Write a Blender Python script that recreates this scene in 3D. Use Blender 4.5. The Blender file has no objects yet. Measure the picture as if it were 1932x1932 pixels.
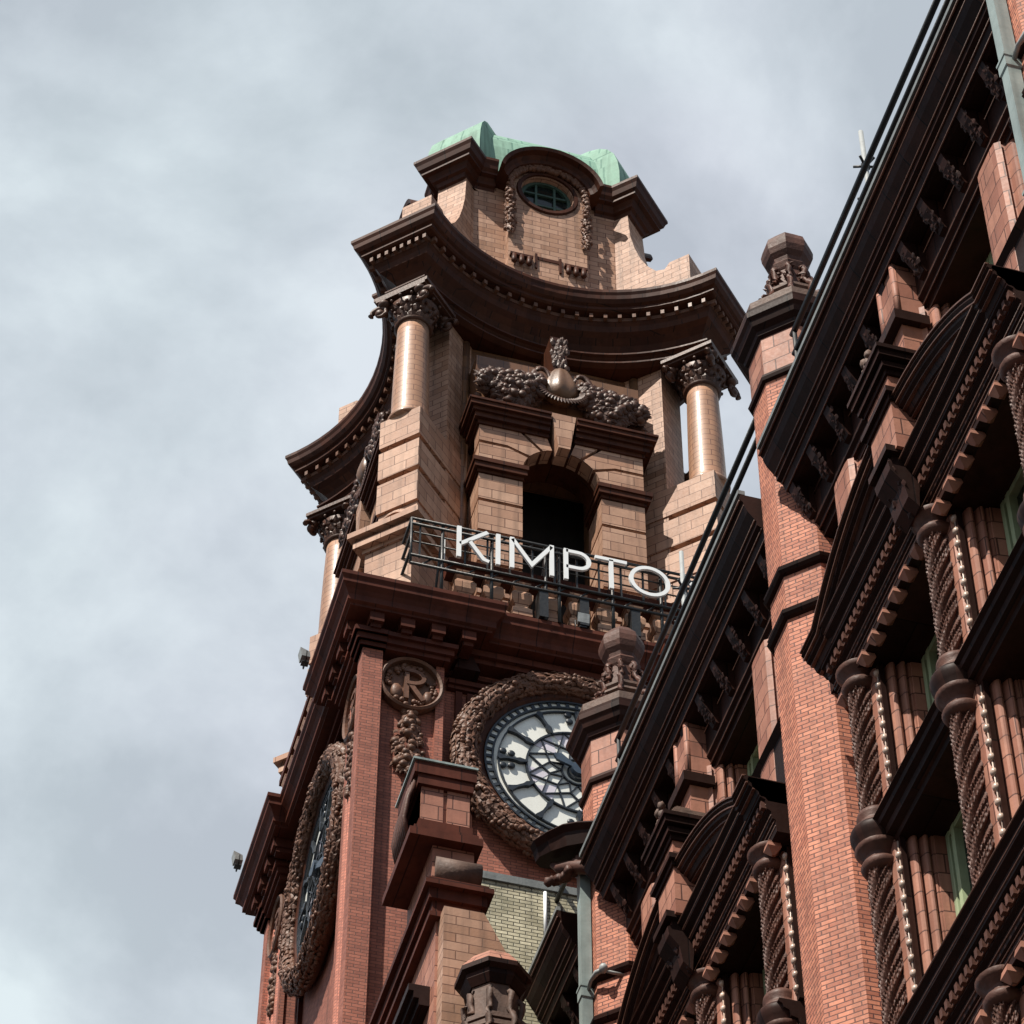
import bpy, math, random
import numpy as np
from mathutils import Vector, Matrix, noise
random.seed(7)
PI = math.pi
R = math.radians
SC = bpy.context.scene
COL = SC.collection

# ------------------------------------------------------------------ camera
yaw, pitch, roll = R(15.545), R(48.664), R(0.21)
F = Vector((math.sin(yaw)*math.cos(pitch), math.cos(yaw)*math.cos(pitch), math.sin(pitch)))
RT = Vector((math.cos(yaw), -math.sin(yaw), 0)); U = RT.cross(F)
rr = math.cos(roll)*RT + math.sin(roll)*U
uu = -math.sin(roll)*RT + math.cos(roll)*U
cd = bpy.data.cameras.new('camera'); cam = bpy.data.objects.new('camera', cd); COL.objects.link(cam)
cd.sensor_width = 36; cd.lens = 36*5912/1932.0; cd.clip_start = 0.5; cd.clip_end = 4000
cam.matrix_world = Matrix(((rr.x, uu.x, -F.x, 0), (rr.y, uu.y, -F.y, 0), (rr.z, uu.z, -F.z, 0), (0, 0, 0, 1)))
SC.camera = cam

# ------------------------------------------------------------------ light
SUN_EL, SUN_AZ = R(54), R(35)          # azimuth measured from -X towards -Y
S = Vector((-math.cos(SUN_AZ)*math.cos(SUN_EL), -math.sin(SUN_AZ)*math.cos(SUN_EL), math.sin(SUN_EL)))
sl = bpy.data.lights.new('sun', 'SUN'); sl.energy = 5.0; sl.angle = R(0.5); sl.color = (1.0, 0.925, 0.82)
so = bpy.data.objects.new('sun', sl); COL.objects.link(so)
so.rotation_euler = S.to_track_quat('Z', 'Y').to_euler(); so.location = (-60, -40, 90)
w = bpy.data.worlds.new('World'); SC.world = w; w.use_nodes = True
nt = w.node_tree; nt.nodes.clear()
def N(t, **k):
    n = nt.nodes.new(t)
    for a, b in k.items(): setattr(n, a, b)
    return n
sky = N('ShaderNodeTexSky', sky_type='NISHITA'); sky.sun_disc = False
sky.sun_elevation = SUN_EL; sky.sun_rotation = R(235); sky.air_density = 1.0; sky.dust_density = 1.0
tc = N('ShaderNodeTexCoord')
mp = N('ShaderNodeMapping'); mp.inputs['Scale'].default_value = (1.0, 1.0, 1.35); mp.inputs['Location'].default_value = (0.33, 0.1, 0.55)
mp.inputs['Rotation'].default_value = (0, R(-18), 0)
n1 = N('ShaderNodeTexNoise'); n1.inputs['Scale'].default_value = 7.5; n1.inputs['Detail'].default_value = 9; n1.inputs['Roughness'].default_value = 0.56
n1.inputs['Distortion'].default_value = 0.15
n2 = N('ShaderNodeTexNoise'); n2.inputs['Scale'].default_value = 3.4; n2.inputs['Detail'].default_value = 3
r1 = N('ShaderNodeValToRGB'); e = r1.color_ramp.elements
e[0].position = 0.38; e[0].color = (6.7, 7.55, 8.1, 1); e[1].position = 0.62; e[1].color = (10.0, 11.0, 11.4, 1)
e2 = r1.color_ramp.elements.new(0.5); e2.color = (8.2, 9.1, 9.65, 1)
mt = N('ShaderNodeMix', data_type='RGBA', blend_type='MULTIPLY')
r2 = N('ShaderNodeValToRGB'); e = r2.color_ramp.elements
e[0].position = 0.35; e[0].color = (0.93, 0.9, 0.95, 1); e[1].position = 0.65; e[1].color = (1.0, 1.04, 1.03, 1)
dp = N('ShaderNodeVectorMath', operation='DOT_PRODUCT'); dp.inputs[1].default_value = tuple(F)
mr = N('ShaderNodeMapRange', interpolation_type='SMOOTHSTEP')
mr.inputs['From Min'].default_value = 0.62; mr.inputs['From Max'].default_value = 0.90
mr.inputs['To Min'].default_value = 0.25; mr.inputs['To Max'].default_value = 0.97
mx = N('ShaderNodeMix', data_type='RGBA')
bg = N('ShaderNodeBackground'); bg.inputs['Strength'].default_value = 0.06; out = N('ShaderNodeOutputWorld')
L = nt.links.new
L(tc.outputs['Generated'], mp.inputs['Vector']); L(mp.outputs[0], n1.inputs['Vector']); L(mp.outputs[0], n2.inputs['Vector'])
L(n1.outputs['Fac'], r1.inputs[0]); L(n2.outputs['Fac'], r2.inputs[0])
mt.inputs['Factor'].default_value = 1.0
L(r1.outputs[0], mt.inputs[6]); L(r2.outputs[0], mt.inputs[7])
L(tc.outputs['Generated'], dp.inputs[0]); L(dp.outputs['Value'], mr.inputs['Value'])
L(mr.outputs[0], mx.inputs['Factor']); L(sky.outputs[0], mx.inputs[6]); L(mt.outputs[2], mx.inputs[7])
L(mx.outputs[2], bg.inputs['Color']); L(bg.outputs[0], out.inputs[0])
SC.view_settings.view_transform = 'Standard'; SC.view_settings.look = 'None'
SC.view_settings.exposure = 0.42; SC.view_settings.gamma = 1.0; SC.view_settings.use_curve_mapping = False
SC.cycles.max_bounces = 5; SC.cycles.diffuse_bounces = 2

# ------------------------------------------------------------------ materials
def mat(name, col, rough=0.6, brick=None, mortar=None, c2=None, var=0.18, coat=0.0, bump=0.25, nscale=3.0,
        grime=0.35, grime_col=None, metal=0.0, spec=0.5, fine=18.0, streak=0.45):
    """brick = (width, height, joint) in metres, laid on the UV map (u along the wall, v = height)"""
    m = bpy.data.materials.new(name); m.use_nodes = True; t = m.node_tree; nn = t.nodes; ll = t.links.new
    b = nn['Principled BSDF']; b.inputs['Roughness'].default_value = rough; b.inputs['Metallic'].default_value = metal
    b.inputs['Specular IOR Level'].default_value = spec
    b.inputs['Coat Weight'].default_value = coat; b.inputs['Coat Roughness'].default_value = 0.3
    tcn = nn.new('ShaderNodeTexCoord')
    def rgb(c): return (c[0], c[1], c[2], 1)
    nz = nn.new('ShaderNodeTexNoise'); nz.inputs['Scale'].default_value = nscale; nz.inputs['Detail'].default_value = 6
    nz.inputs['Roughness'].default_value = 0.65
    ll(tcn.outputs['Object'], nz.inputs['Vector'])
    gr = nn.new('ShaderNodeValToRGB'); gr.color_ramp.elements[0].position = 0.42; gr.color_ramp.elements[1].position = 0.68
    gr.color_ramp.elements[0].color = (0, 0, 0, 1); gr.color_ramp.elements[1].color = (grime, grime, grime, 1)
    ll(nz.outputs['Fac'], gr.inputs[0])
    if brick:
        bt = nn.new('ShaderNodeTexBrick'); bw, bh, mj = brick
        bt.inputs['Scale'].default_value = 1; bt.inputs['Brick Width'].default_value = bw; bt.inputs['Row Height'].default_value = bh
        bt.inputs['Mortar Size'].default_value = mj; bt.inputs['Mortar Smooth'].default_value = 0.3; bt.inputs['Bias'].default_value = -0.1
        bt.inputs['Color1'].default_value = rgb(col); bt.inputs['Color2'].default_value = rgb(c2 or [x*0.78 for x in col])
        bt.inputs['Mortar'].default_value = rgb(mortar or [x*0.25 for x in col])
        ll(tcn.outputs['UV'], bt.inputs['Vector']); src = bt.outputs['Color']; hsrc = bt.outputs['Fac']
    else:
        cm = nn.new('ShaderNodeMix'); cm.data_type = 'RGBA'
        cm.inputs[6].default_value = rgb(col); cm.inputs[7].default_value = rgb(c2 or [x*(1-var*2) for x in col])
        n3 = nn.new('ShaderNodeTexNoise'); n3.inputs['Scale'].default_value = fine*0.3; n3.inputs['Detail'].default_value = 4
        ll(tcn.outputs['Object'], n3.inputs['Vector']); ll(n3.outputs['Fac'], cm.inputs['Factor']); src = cm.outputs[2]; hsrc = None
    gm = nn.new('ShaderNodeMix'); gm.data_type = 'RGBA'
    gc = grime_col or [x*0.35 for x in col]; gm.inputs[7].default_value = rgb(gc)
    ll(gr.outputs[0], gm.inputs['Factor']); ll(src, gm.inputs[6])
    mps = nn.new('ShaderNodeMapping'); mps.inputs['Scale'].default_value = (3.2, 3.2, 0.16); ll(tcn.outputs['Object'], mps.inputs['Vector'])
    ns = nn.new('ShaderNodeTexNoise'); ns.inputs['Scale'].default_value = 1.6; ns.inputs['Detail'].default_value = 5; ll(mps.outputs[0], ns.inputs['Vector'])
    rs = nn.new('ShaderNodeValToRGB'); rs.color_ramp.elements[0].position = 0.50; rs.color_ramp.elements[1].position = 0.72
    rs.color_ramp.elements[0].color = (0, 0, 0, 1); rs.color_ramp.elements[1].color = (streak, streak, streak, 1); ll(ns.outputs['Fac'], rs.inputs[0])
    g2 = nn.new('ShaderNodeMix'); g2.data_type = 'RGBA'; g2.inputs[7].default_value = rgb([x*0.22 for x in col])
    ll(rs.outputs[0], g2.inputs['Factor']); ll(gm.outputs[2], g2.inputs[6])
    nw = nn.new('ShaderNodeTexNoise'); nw.inputs['Scale'].default_value = 0.9; nw.inputs['Detail'].default_value = 8; nw.inputs['Roughness'].default_value = 0.75
    ll(tcn.outputs['Object'], nw.inputs['Vector'])
    rw = nn.new('ShaderNodeMapRange'); rw.inputs['From Min'].default_value = .3; rw.inputs['From Max'].default_value = .7; rw.inputs['To Min'].default_value = 1-var; rw.inputs['To Max'].default_value = 1+var
    ll(nw.outputs['Fac'], rw.inputs['Value'])
    vm = nn.new('ShaderNodeVectorMath'); vm.operation = 'SCALE'; ll(g2.outputs[2], vm.inputs[0]); ll(rw.outputs[0], vm.inputs['Scale'])
    ll(vm.outputs[0], b.inputs['Base Color'])
    n4 = nn.new('ShaderNodeTexNoise'); n4.inputs['Scale'].default_value = fine; n4.inputs['Detail'].default_value = 3
    ll(tcn.outputs['Object'], n4.inputs['Vector'])
    rm = nn.new('ShaderNodeMapRange'); rm.inputs['To Min'].default_value = max(0.05, rough-0.12); rm.inputs['To Max'].default_value = min(1, rough+0.15)
    ll(n4.outputs['Fac'], rm.inputs['Value']); ll(rm.outputs[0], b.inputs['Roughness'])
    bp = nn.new('ShaderNodeBump'); bp.inputs['Strength'].default_value = bump; bp.inputs['Distance'].default_value = 0.02
    if hsrc is not None:
        mm = nn.new('ShaderNodeMath'); mm.operation = 'MULTIPLY_ADD'; mm.inputs[1].default_value = -1.0
        ll(hsrc, mm.inputs[0]); m5 = nn.new('ShaderNodeMath'); m5.operation = 'MULTIPLY'; m5.inputs[1].default_value = 0.4
        ll(n4.outputs['Fac'], m5.inputs[0]); ll(m5.outputs[0], mm.inputs[2]); ll(mm.outputs[0], bp.inputs['Height'])
    else:
        ll(n4.outputs['Fac'], bp.inputs['Height'])
    ll(bp.outputs[0], b.inputs['Normal'])
    return m
M = {}
M['brick'] = mat('red brick', (0.64, 0.245, 0.145), 0.75, (0.235, 0.078, 0.011), (0.12, 0.04, 0.03), (0.38, 0.12, 0.07), bump=0.5, grime=0.3, grime_col=(0.30, 0.14, 0.10), nscale=1.2)
M['brick_tower'] = mat('dark red brick', (0.40, 0.135, 0.085), 0.75, (0.235, 0.078, 0.009), (0.13, 0.05, 0.035), (0.26, 0.08, 0.05), bump=0.4, grime=0.35, nscale=0.8)
M['buff'] = mat('buff glazed terracotta', (0.50, 0.31, 0.215), 0.58, (0.62, 0.30, 0.011), (0.11, 0.05, 0.03), (0.33, 0.175, 0.11), coat=0.04, bump=0.3, grime=0.35, grime_col=(0.30, 0.16, 0.11), nscale=1.0, spec=0.3)
M['buff_fine'] = mat('buff terracotta small blocks', (0.49, 0.30, 0.21), 0.58, (0.46, 0.19, 0.011), (0.12, 0.055, 0.035), (0.32, 0.17, 0.105), coat=0.04, bump=0.3, grime=0.35, grime_col=(0.28, 0.16, 0.1), nscale=1.0, spec=0.3)
M['tc'] = mat('pink terracotta block', (0.44, 0.205, 0.14), 0.62, (0.52, 0.33, 0.013), (0.07, 0.026, 0.018), (0.27, 0.105, 0.07), coat=0.03, bump=0.3, grime=0.45, grime_col=(0.2, 0.085, 0.06), nscale=1.6, spec=0.3)
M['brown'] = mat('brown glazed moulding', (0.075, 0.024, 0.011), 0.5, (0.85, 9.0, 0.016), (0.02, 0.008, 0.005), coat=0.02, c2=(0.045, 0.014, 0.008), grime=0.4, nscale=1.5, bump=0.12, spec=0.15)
M['buff_col'] = mat('glazed column blocks', (0.42, 0.22, 0.13), 0.5, (0.46, 0.19, 0.011), (0.15, 0.07, 0.045), (0.36, 0.20, 0.12), coat=0.38, bump=0.15, grime=0.3, grime_col=(0.28, 0.16, 0.1), nscale=1.0)
M['brown_red'] = mat('red brown moulding', (0.11, 0.031, 0.018), 0.55, (0.8, 9.0, 0.014), (0.03, 0.01, 0.007), coat=0.0, c2=(0.07, 0.02, 0.012), grime=0.5, nscale=1.5, bump=0.15, spec=0.12)
M['carve'] = mat('carved brown terracotta', (0.22, 0.105, 0.062), 0.55, coat=0.05, c2=(0.075, 0.03, 0.018), grime=0.6, nscale=3, bump=0.3, spec=0.3)
M['brown_gold'] = mat('amber glazed cartouche', (0.20, 0.10, 0.05), 0.45, coat=0.1, grime=0.3)
M['soot'] = mat('soot blackened moulding', (0.044, 0.017, 0.012), 0.5, (0.7, 9.0, 0.014), (0.006, 0.003, 0.003), coat=0.02, c2=(0.012, 0.006, 0.005), grime=0.6, nscale=2.2, bump=0.2, spec=0.1)
M['soot_carve'] = mat('sooty carved terracotta', (0.15, 0.064, 0.044), 0.58, coat=0.03, c2=(0.052, 0.022, 0.016), grime=0.6, nscale=4, bump=0.35, spec=0.25)
M['stone'] = mat('weathered stone', (0.155, 0.088, 0.062), 0.7, c2=(0.08, 0.045, 0.032), grime=0.6, nscale=4, bump=0.4)
M['copper'] = mat('verdigris copper', (0.26, 0.43, 0.34), 0.7, (0.62, 2.4, 0.03), (0.13, 0.25, 0.20), (0.23, 0.385, 0.305), bump=0.3, spec=0.2, grime=0.35, grime_col=(0.17, 0.34, 0.26), nscale=0.9, streak=0.55, var=0.22)
M['pipe'] = mat('grey green painted iron', (0.29, 0.36, 0.35), 0.5, coat=0.05, c2=(0.24, 0.30, 0.29), grime=0.3, nscale=3, bump=0.08)
M['iron'] = mat('black painted iron', (0.018, 0.020, 0.022), 0.45, c2=(0.01, 0.011, 0.012), grime=0.3)
M['dialiron'] = mat('blue black clock iron', (0.022, 0.030, 0.040), 0.4, c2=(0.015, 0.02, 0.028), grime=0.2)
M['hand'] = mat('slate blue clock hand', (0.055, 0.085, 0.125), 0.4, grime=0.2)
M['opal'] = mat('opal dial glass', (0.88, 0.89, 0.82), 0.25, c2=(0.84, 0.85, 0.80), grime=0.12, nscale=0.8, bump=0.03, streak=0.05, var=0.04)
M['opal2'] = mat('lavender dial glass', (0.74, 0.70, 0.78), 0.25, c2=(0.66, 0.62, 0.68), grime=0.12, nscale=0.8, bump=0.03, streak=0.05, var=0.04)
M['white'] = mat('white sign letter', (0.86, 0.88, 0.88), 0.35, c2=(0.84, 0.86, 0.86), grime=0.05, bump=0.02, streak=0.05, var=0.04)
M['grey'] = mat('grey galvanised metal', (0.36, 0.38, 0.38), 0.5, c2=(0.28, 0.3, 0.3), grime=0.3)
M['green'] = mat('pale green window frame', (0.42, 0.50, 0.30), 0.5, c2=(0.36, 0.44, 0.26), grime=0.2, bump=0.05)
M['dkgreen'] = mat('dark green window frame', (0.05, 0.10, 0.075), 0.45, grime=0.2, bump=0.05)
M['whitebrick'] = mat('cream glazed brick', (0.66, 0.61, 0.44), 0.4, (0.235, 0.085, 0.012), (0.10, 0.09, 0.06), (0.42, 0.38, 0.26), bump=0.5, grime=0.5, grime_col=(0.18, 0.18, 0.12), nscale=2.5)
M['lead'] = mat('lead flashing', (0.22, 0.24, 0.24), 0.5, grime=0.3)
M['lit_arris'] = mat('highlight moulding edge', (0.19, 0.085, 0.058), 0.5, c2=(0.05, 0.025, 0.018), grime=0.8, nscale=5, spec=0.3)  # paler colour paints the sunlit line highlights on moulding edges
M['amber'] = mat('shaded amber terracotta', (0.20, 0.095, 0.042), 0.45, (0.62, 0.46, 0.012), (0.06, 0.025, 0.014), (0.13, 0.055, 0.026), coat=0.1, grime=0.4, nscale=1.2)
M['buff_col'].node_tree.nodes['Principled BSDF'].inputs['Coat Roughness'].default_value = 0.17
M['buff_col'].node_tree.nodes['Principled BSDF'].inputs['Coat Weight'].default_value = 0.22
M['cream'] = mat('pale glazed bead', (0.62, 0.47, 0.38), 0.35, coat=0.3, c2=(0.5, 0.35, 0.27), grime=0.3)
M['carve_shaded'] = mat('shaded carved terracotta', (0.12, 0.052, 0.03), 0.5, c2=(0.045, 0.018, 0.011), grime=0.6, nscale=3, bump=0.3, spec=0.35, coat=0.08)  # darker copy of the carved terracotta, with shade put into its colour
M['slate'] = mat('roof slate', (0.06, 0.065, 0.075), 0.6, (0.3, 0.2, 0.01), grime=0.3)
M['asphalt'] = mat('asphalt', (0.05, 0.05, 0.05), 0.9, grime=0.3, fine=40)
M['paving'] = mat('paving flags', (0.16, 0.155, 0.15), 0.8, (0.9, 0.6, 0.01), grime=0.3)
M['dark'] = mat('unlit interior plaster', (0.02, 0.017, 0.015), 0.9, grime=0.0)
g = bpy.data.materials.new('window glass'); g.use_nodes = True; b = g.node_tree.nodes['Principled BSDF']
b.inputs['Base Color'].default_value = (0.012, 0.016, 0.015, 1); b.inputs['Roughness'].default_value = 0.06
nzg = g.node_tree.nodes.new('ShaderNodeTexNoise'); nzg.inputs['Scale'].default_value = 1.5
bpg = g.node_tree.nodes.new('ShaderNodeBump'); bpg.inputs['Strength'].default_value = 0.03
g.node_tree.links.new(nzg.outputs['Fac'], bpg.inputs['Height']); g.node_tree.links.new(bpg.outputs[0], b.inputs['Normal'])
M['glass'] = g

# ------------------------------------------------------------------ mesh helpers
ICO = None
ICO1 = None
def leafpiece(mb, c, k):
    # small folded leaf: two triangles pairs with a raised rib
    from mathutils import Euler
    e_ = Euler((random.uniform(0, 6.28), random.uniform(0, 6.28), random.uniform(0, 6.28))).to_matrix()
    P_ = [(-1.5, 0, 0), (-.3, .75, -.1), (1.6, 0, .25), (-.3, -.75, -.1), (.1, 0, .4), (.1, 0, -.25)]
    vs = [tuple(Vector(c)+e_@(Vector(p)*k)) for p in P_]
    mb.add(vs, [(0, 4, 1), (1, 4, 2), (2, 4, 3), (3, 4, 0), (0, 1, 5), (1, 2, 5), (2, 3, 5), (3, 0, 5)])
def leaf(mb, c, d, n, ln, wd):
    d = Vector(d).normalized(); n = Vector(n).normalized(); t = d.cross(n).normalized(); n = t.cross(d).normalized(); c = Vector(c)
    P_ = [(-.5, 0, -.05), (-.25, .42, .0), (.12, .5, .03), (.30, .22, .02), (.62, 0, -.12), (.30, -.22, .02), (.12, -.5, .03), (-.25, -.42, .0), (-.2, 0, .18), (.22, 0, .2), (0, 0, -.25)]
    vs = [tuple(c+d*(p[0]*ln)+t*(p[1]*wd)+n*(p[2]*wd)) for p in P_]
    fs = [(0, 8, 1), (1, 8, 9, 2), (2, 9, 3), (3, 9, 4), (4, 9, 5), (5, 9, 6), (6, 9, 8, 7), (7, 8, 0)]+[(i, (i+1) % 8, 10) for i in range(8)]
    mb.add(vs, fs)
def ico():
    global ICO
    if ICO is None:
        import bmesh
        bm = bmesh.new(); bmesh.ops.create_icosphere(bm, subdivisions=2, radius=1)
        ICO = (np.array([v.co[:] for v in bm.verts]), [[v.index for v in f.verts] for f in bm.faces]); bm.free()
    return ICO
SIB = {}
NOSPLIT = {'frame', 'guttae', 'dentil_course', 'letter', 'clamp', 'window_frame', 'dial_tracery', 'tinted_panes', 'garland', 'clock_hands', 'hour_marker', 'architrave', 'medallion', 'scroll', 'scroll_cushion', 'capital', 'housing', 'bracket'}
class MB:
    def __init__(s, T=None): s.v = []; s.f = []; s.sm = []; s.T = T; s.pc = []
    def add(s, vs, fs, smooth=False):
        k = len(s.v); s.pc.append((k, len(s.f)))
        vs = [tuple(p) for p in vs]
        if s.T is not None: vs = [s.T(*p) for p in vs]
        s.v += vs; s.f += [tuple(i+k for i in f) for f in fs]; s.sm += [smooth]*len(fs); return s
    def box(s, x0, x1, y0, y1, z0, z1):
        return s.add([(x0,y0,z0),(x1,y0,z0),(x1,y1,z0),(x0,y1,z0),(x0,y0,z1),(x1,y0,z1),(x1,y1,z1),(x0,y1,z1)],
                     [(0,3,2,1),(4,5,6,7),(0,1,5,4),(1,2,6,5),(2,3,7,6),(3,0,4,7)])
    def prism(s, poly, z0, z1, mp=None, smooth=False):
        """polygon (a,b) extruded along c; mp(a,b,c)->xyz"""
        n = len(poly); mp = mp or (lambda a, b, c: (a, b, c))
        vs = [mp(a, b, z0) for a, b in poly] + [mp(a, b, z1) for a, b in poly]
        fs = [tuple(range(n))[::-1], tuple(range(n, 2*n))] + [(i, (i+1) % n, n+(i+1) % n, n+i) for i in range(n)]
        return s.add(vs, fs, smooth)
    def loft(s, rings, closed=True, cap=True, smooth=False):
        n = len(rings[0]); vs = [p for r in rings for p in r]; fs = []
        for k in range(len(rings)-1):
            for i in range(n if closed else n-1):
                j = (i+1) % n; fs.append((k*n+i, k*n+j, (k+1)*n+j, (k+1)*n+i))
        if cap: fs += [tuple(range(n))[::-1], tuple(range((len(rings)-1)*n, len(rings)*n))]
        return s.add(vs, fs, smooth)
    def lathe(s, cx, cy, prof, n=24, smooth=True, rot=0, cap=True):
        return s.loft([[(cx+r*math.cos(rot+2*PI*i/n), cy+r*math.sin(rot+2*PI*i/n), z) for i in range(n)] for r, z in prof], True, cap, smooth)
    def octa(s, cx, cy, prof):                    # prof: (apothem, z)
        k = 1/math.cos(PI/8)
        return s.lathe(cx, cy, [(a*k, z) for a, z in prof], 8, False, PI/8)
    def sweep(s, path, prof, mp=None, closed=True, smooth=False, flip=1):
        """path 2D; prof closed loop of (n,t): n along the path's right-hand normal, t third axis"""
        mp = mp or (lambda a, b, c: (a, b, c)); P = [Vector(p) for p in path]; n = len(P); nr = []
        for i in range(n):
            if closed: a, b, c = P[i-1], P[i], P[(i+1) % n]
            else: a, b, c = P[max(i-1, 0)], P[i], P[min(i+1, n-1)]
            d1 = (b-a); d2 = (c-b)
            if d1.length < 1e-9: d1 = d2
            if d2.length < 1e-9: d2 = d1
            d1.normalize(); d2.normalize()
            n1 = Vector((d1.y, -d1.x))*flip; n2 = Vector((d2.y, -d2.x))*flip
            m = n1+n2; m = m/max(0.3, m.dot(n1)); nr.append(m)
        rings = [[mp(P[i].x+nr[i].x*q[0], P[i].y+nr[i].y*q[0], q[1]) for q in prof] for i in range(n)]
        k = len(prof); vs = [p for r_ in rings for p in r_]; fs = []
        for i in range(n if closed else n-1):
            j = (i+1) % n
            for a in range(k):
                b_ = (a+1) % k; fs.append((i*k+a, i*k+b_, j*k+b_, j*k+a))
        if not closed: fs += [tuple(range(k))[::-1], tuple(range((n-1)*k, n*k))]
        return s.add(vs, fs, smooth)
    def tube(s, pts, r, n=8, smooth=True):
        P = [Vector(p) for p in pts]; rings = []
        for i, p in enumerate(P):
            d = (P[min(i+1, len(P)-1)]-P[max(i-1, 0)]).normalized()
            a = d.cross(Vector((0, 0, 1)) if abs(d.z) < 0.9 else Vector((1, 0, 0))).normalized(); b_ = d.cross(a)
            ri = r[i] if isinstance(r, (list, tuple)) else r
            rings.append([tuple(p+a*ri*math.cos(2*PI*k/n)+b_*ri*math.sin(2*PI*k/n)) for k in range(n)])
        return s.loft(rings, True, True, smooth)
    def blob(s, c, sx, sy, sz, rot=None, jit=0.0):
        V, Fc = ico(); A = V*np.array([sx, sy, sz])
        if jit: A = A*(1+jit*np.random.RandomState(random.randint(0, 9999)).uniform(-1, 1, (len(A), 1)))
        if rot is not None: A = A@np.array(rot.to_matrix()).T
        return s.add(A+np.array(c), Fc, True)
    def clusters(s, gap=0.04):
        n = len(s.pc); st = s.pc+[(len(s.v), len(s.f))]
        bb = [(np.min(np.array(s.v[st[i][0]:st[i+1][0]]), 0)-gap/2, np.max(np.array(s.v[st[i][0]:st[i+1][0]]), 0)+gap/2) for i in range(n)]
        par = list(range(n))
        def fd(i):
            while par[i] != i: i = par[i]
            return i
        for i in range(n):
            for j in range(i):
                if np.all(bb[i][0] <= bb[j][1]) and np.all(bb[j][0] <= bb[i][1]): par[fd(i)] = fd(j)
        cl = {}
        for i in range(n): cl.setdefault(fd(i), []).append(i)
        return list(cl.values()), st
    def build(s, name, m, parent=None, loc=None, cyl=None, mesh_only=False):
        if name not in NOSPLIT and 1 < len(s.pc) <= 60:
            cl, st = s.clusters()
            if 1 < len(cl) <= 24:
                res = []
                for g_ in cl:
                    q = MB(); 
                    for i in g_:
                        v0, f0 = st[i]; v1, f1 = st[i+1]; k = len(q.v)
                        q.v += s.v[v0:v1]; q.f += [tuple(a-v0+k for a in f) for f in s.f[f0:f1]]; q.sm += s.sm[f0:f1]; q.pc.append((k, 0))
                    q.pc = q.pc[:1]; res.append(q.build(name, m, parent, loc, cyl))
                SIB[res[0].name] = res[1:]
                return res[0]
        org = Vector(parent['o']) if parent is not None else Vector((0, 0, 0))
        me = bpy.data.meshes.new(name)
        V = np.array(s.v, dtype=float)
        me.from_pydata((V-np.array(org)).tolist(), [], s.f); me.validate(verbose=False)
        import bmesh
        bm = bmesh.new(); bm.from_mesh(me); bmesh.ops.recalc_face_normals(bm, faces=bm.faces)
        uvl = bm.loops.layers.uv.new('UVMap')
        for f in bm.faces:
            nrm = f.normal
            if abs(nrm.z) < 0.72:
                if cyl and cyl[2] > 0:
                    cen = f.calc_center_median(); ca = math.atan2(cen.y+org.y-cyl[1], cen.x+org.x-cyl[0])
                    for lp in f.loops:
                        a = math.atan2(lp.vert.co.y+org.y-cyl[1], lp.vert.co.x+org.x-cyl[0])
                        while a-ca > PI: a -= 2*PI
                        while a-ca < -PI: a += 2*PI
                        lp[uvl].uv = (a*cyl[2], lp.vert.co.z+org.z)
                else:
                    t = Vector((-nrm.y, nrm.x, 0)).normalized()
                    for lp in f.loops:
                        c = lp.vert.co+org; lp[uvl].uv = (c.dot(t)+0.05, c.z)
            else:
                for lp in f.loops: c = lp.vert.co+org; lp[uvl].uv = (c.x, c.y)
        bm.to_mesh(me); bm.free()
        if len(s.sm) == len(me.polygons): me.polygons.foreach_set('use_smooth', s.sm)
        me.materials.append(M[m]); me.update()
        o = bpy.data.objects.new(name, me); COL.objects.link(o)
        if parent is not None: o.parent = parent
        return o
def tag(o, label=None, cat=None, group=None, kind=None):
    for k_, v_ in (('label', label), ('category', cat), ('group', group), ('kind', kind)):
        if v_: o[k_] = v_
    return o
def thing(name, loc, label, cat, group=None):
    o = bpy.data.objects.new(name, None); COL.objects.link(o); o.location = loc; o['o'] = tuple(loc)
    o.empty_display_size = 0.5
    return tag(o, label, cat, group)
def sub(child, parent):          # re-parent a freshly built part one level deeper (all parts share the thing's origin)
    for c_ in [child]+SIB.get(child.name, []): c_.parent = parent
    return child
def copy_at(o, dx=0, dy=0, dz=0):
    c = o.copy(); COL.objects.link(c); c.location = (o.location.x+dx, o.location.y+dy, o.location.z+dz)
    for ch in o.children:
        d = ch.copy(); COL.objects.link(d); d.parent = c
    return c
def stroke(mb, pts, wd, y0, y1, mp=None, close=False):
    """flat ribbon of width wd along 2D pts (a,c), depth y0..y1"""
    mp = mp or (lambda a, c, y: (a, y, c))
    h = wd/2
    mb.sweep(pts, [(-h, y0), (h, y0), (h, y1), (-h, y1)], mp, closed=close)

# ------------------------------------------------------------------ ground
GZ = -1.6
tag(MB().box(-300, 3.0, -300, 400, GZ-0.5, GZ).build('road', 'asphalt'), kind='structure')
tag(MB().box(3.0, 300, -300, 400, GZ-0.5, GZ+0.12).build('pavement', 'paving'), kind='structure')

# ================================================================== CLOCK TOWER
CX, CY = 13.7, 48.7
tower = thing('clock_tower', (CX, CY, GZ), 'tall buff terracotta and red brick clock tower with green copper dome and concave cornice', 'tower')
def face(k):                       # 0 front (-Y), 1 left (-X), 2 back, 3 right
    c, s_ = [(1, 0), (0, -1), (-1, 0), (0, 1)][k]
    return lambda x, y, z: (CX+c*x-s_*y, CY+s_*x+c*y, z)
def corner(k):                     # u outwards on the diagonal, v sideways ; 0 front-left, 1 back-left, 2 back-right, 3 front-right
    dx, dy = [(-1, -1), (-1, 1), (1, 1), (1, -1)][k]; q = 1/math.sqrt(2)
    return lambda u, v, z: (CX+q*(dx*u - dy*v), CY+q*(dy*u + dx*v), z)
P = tower
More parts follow.
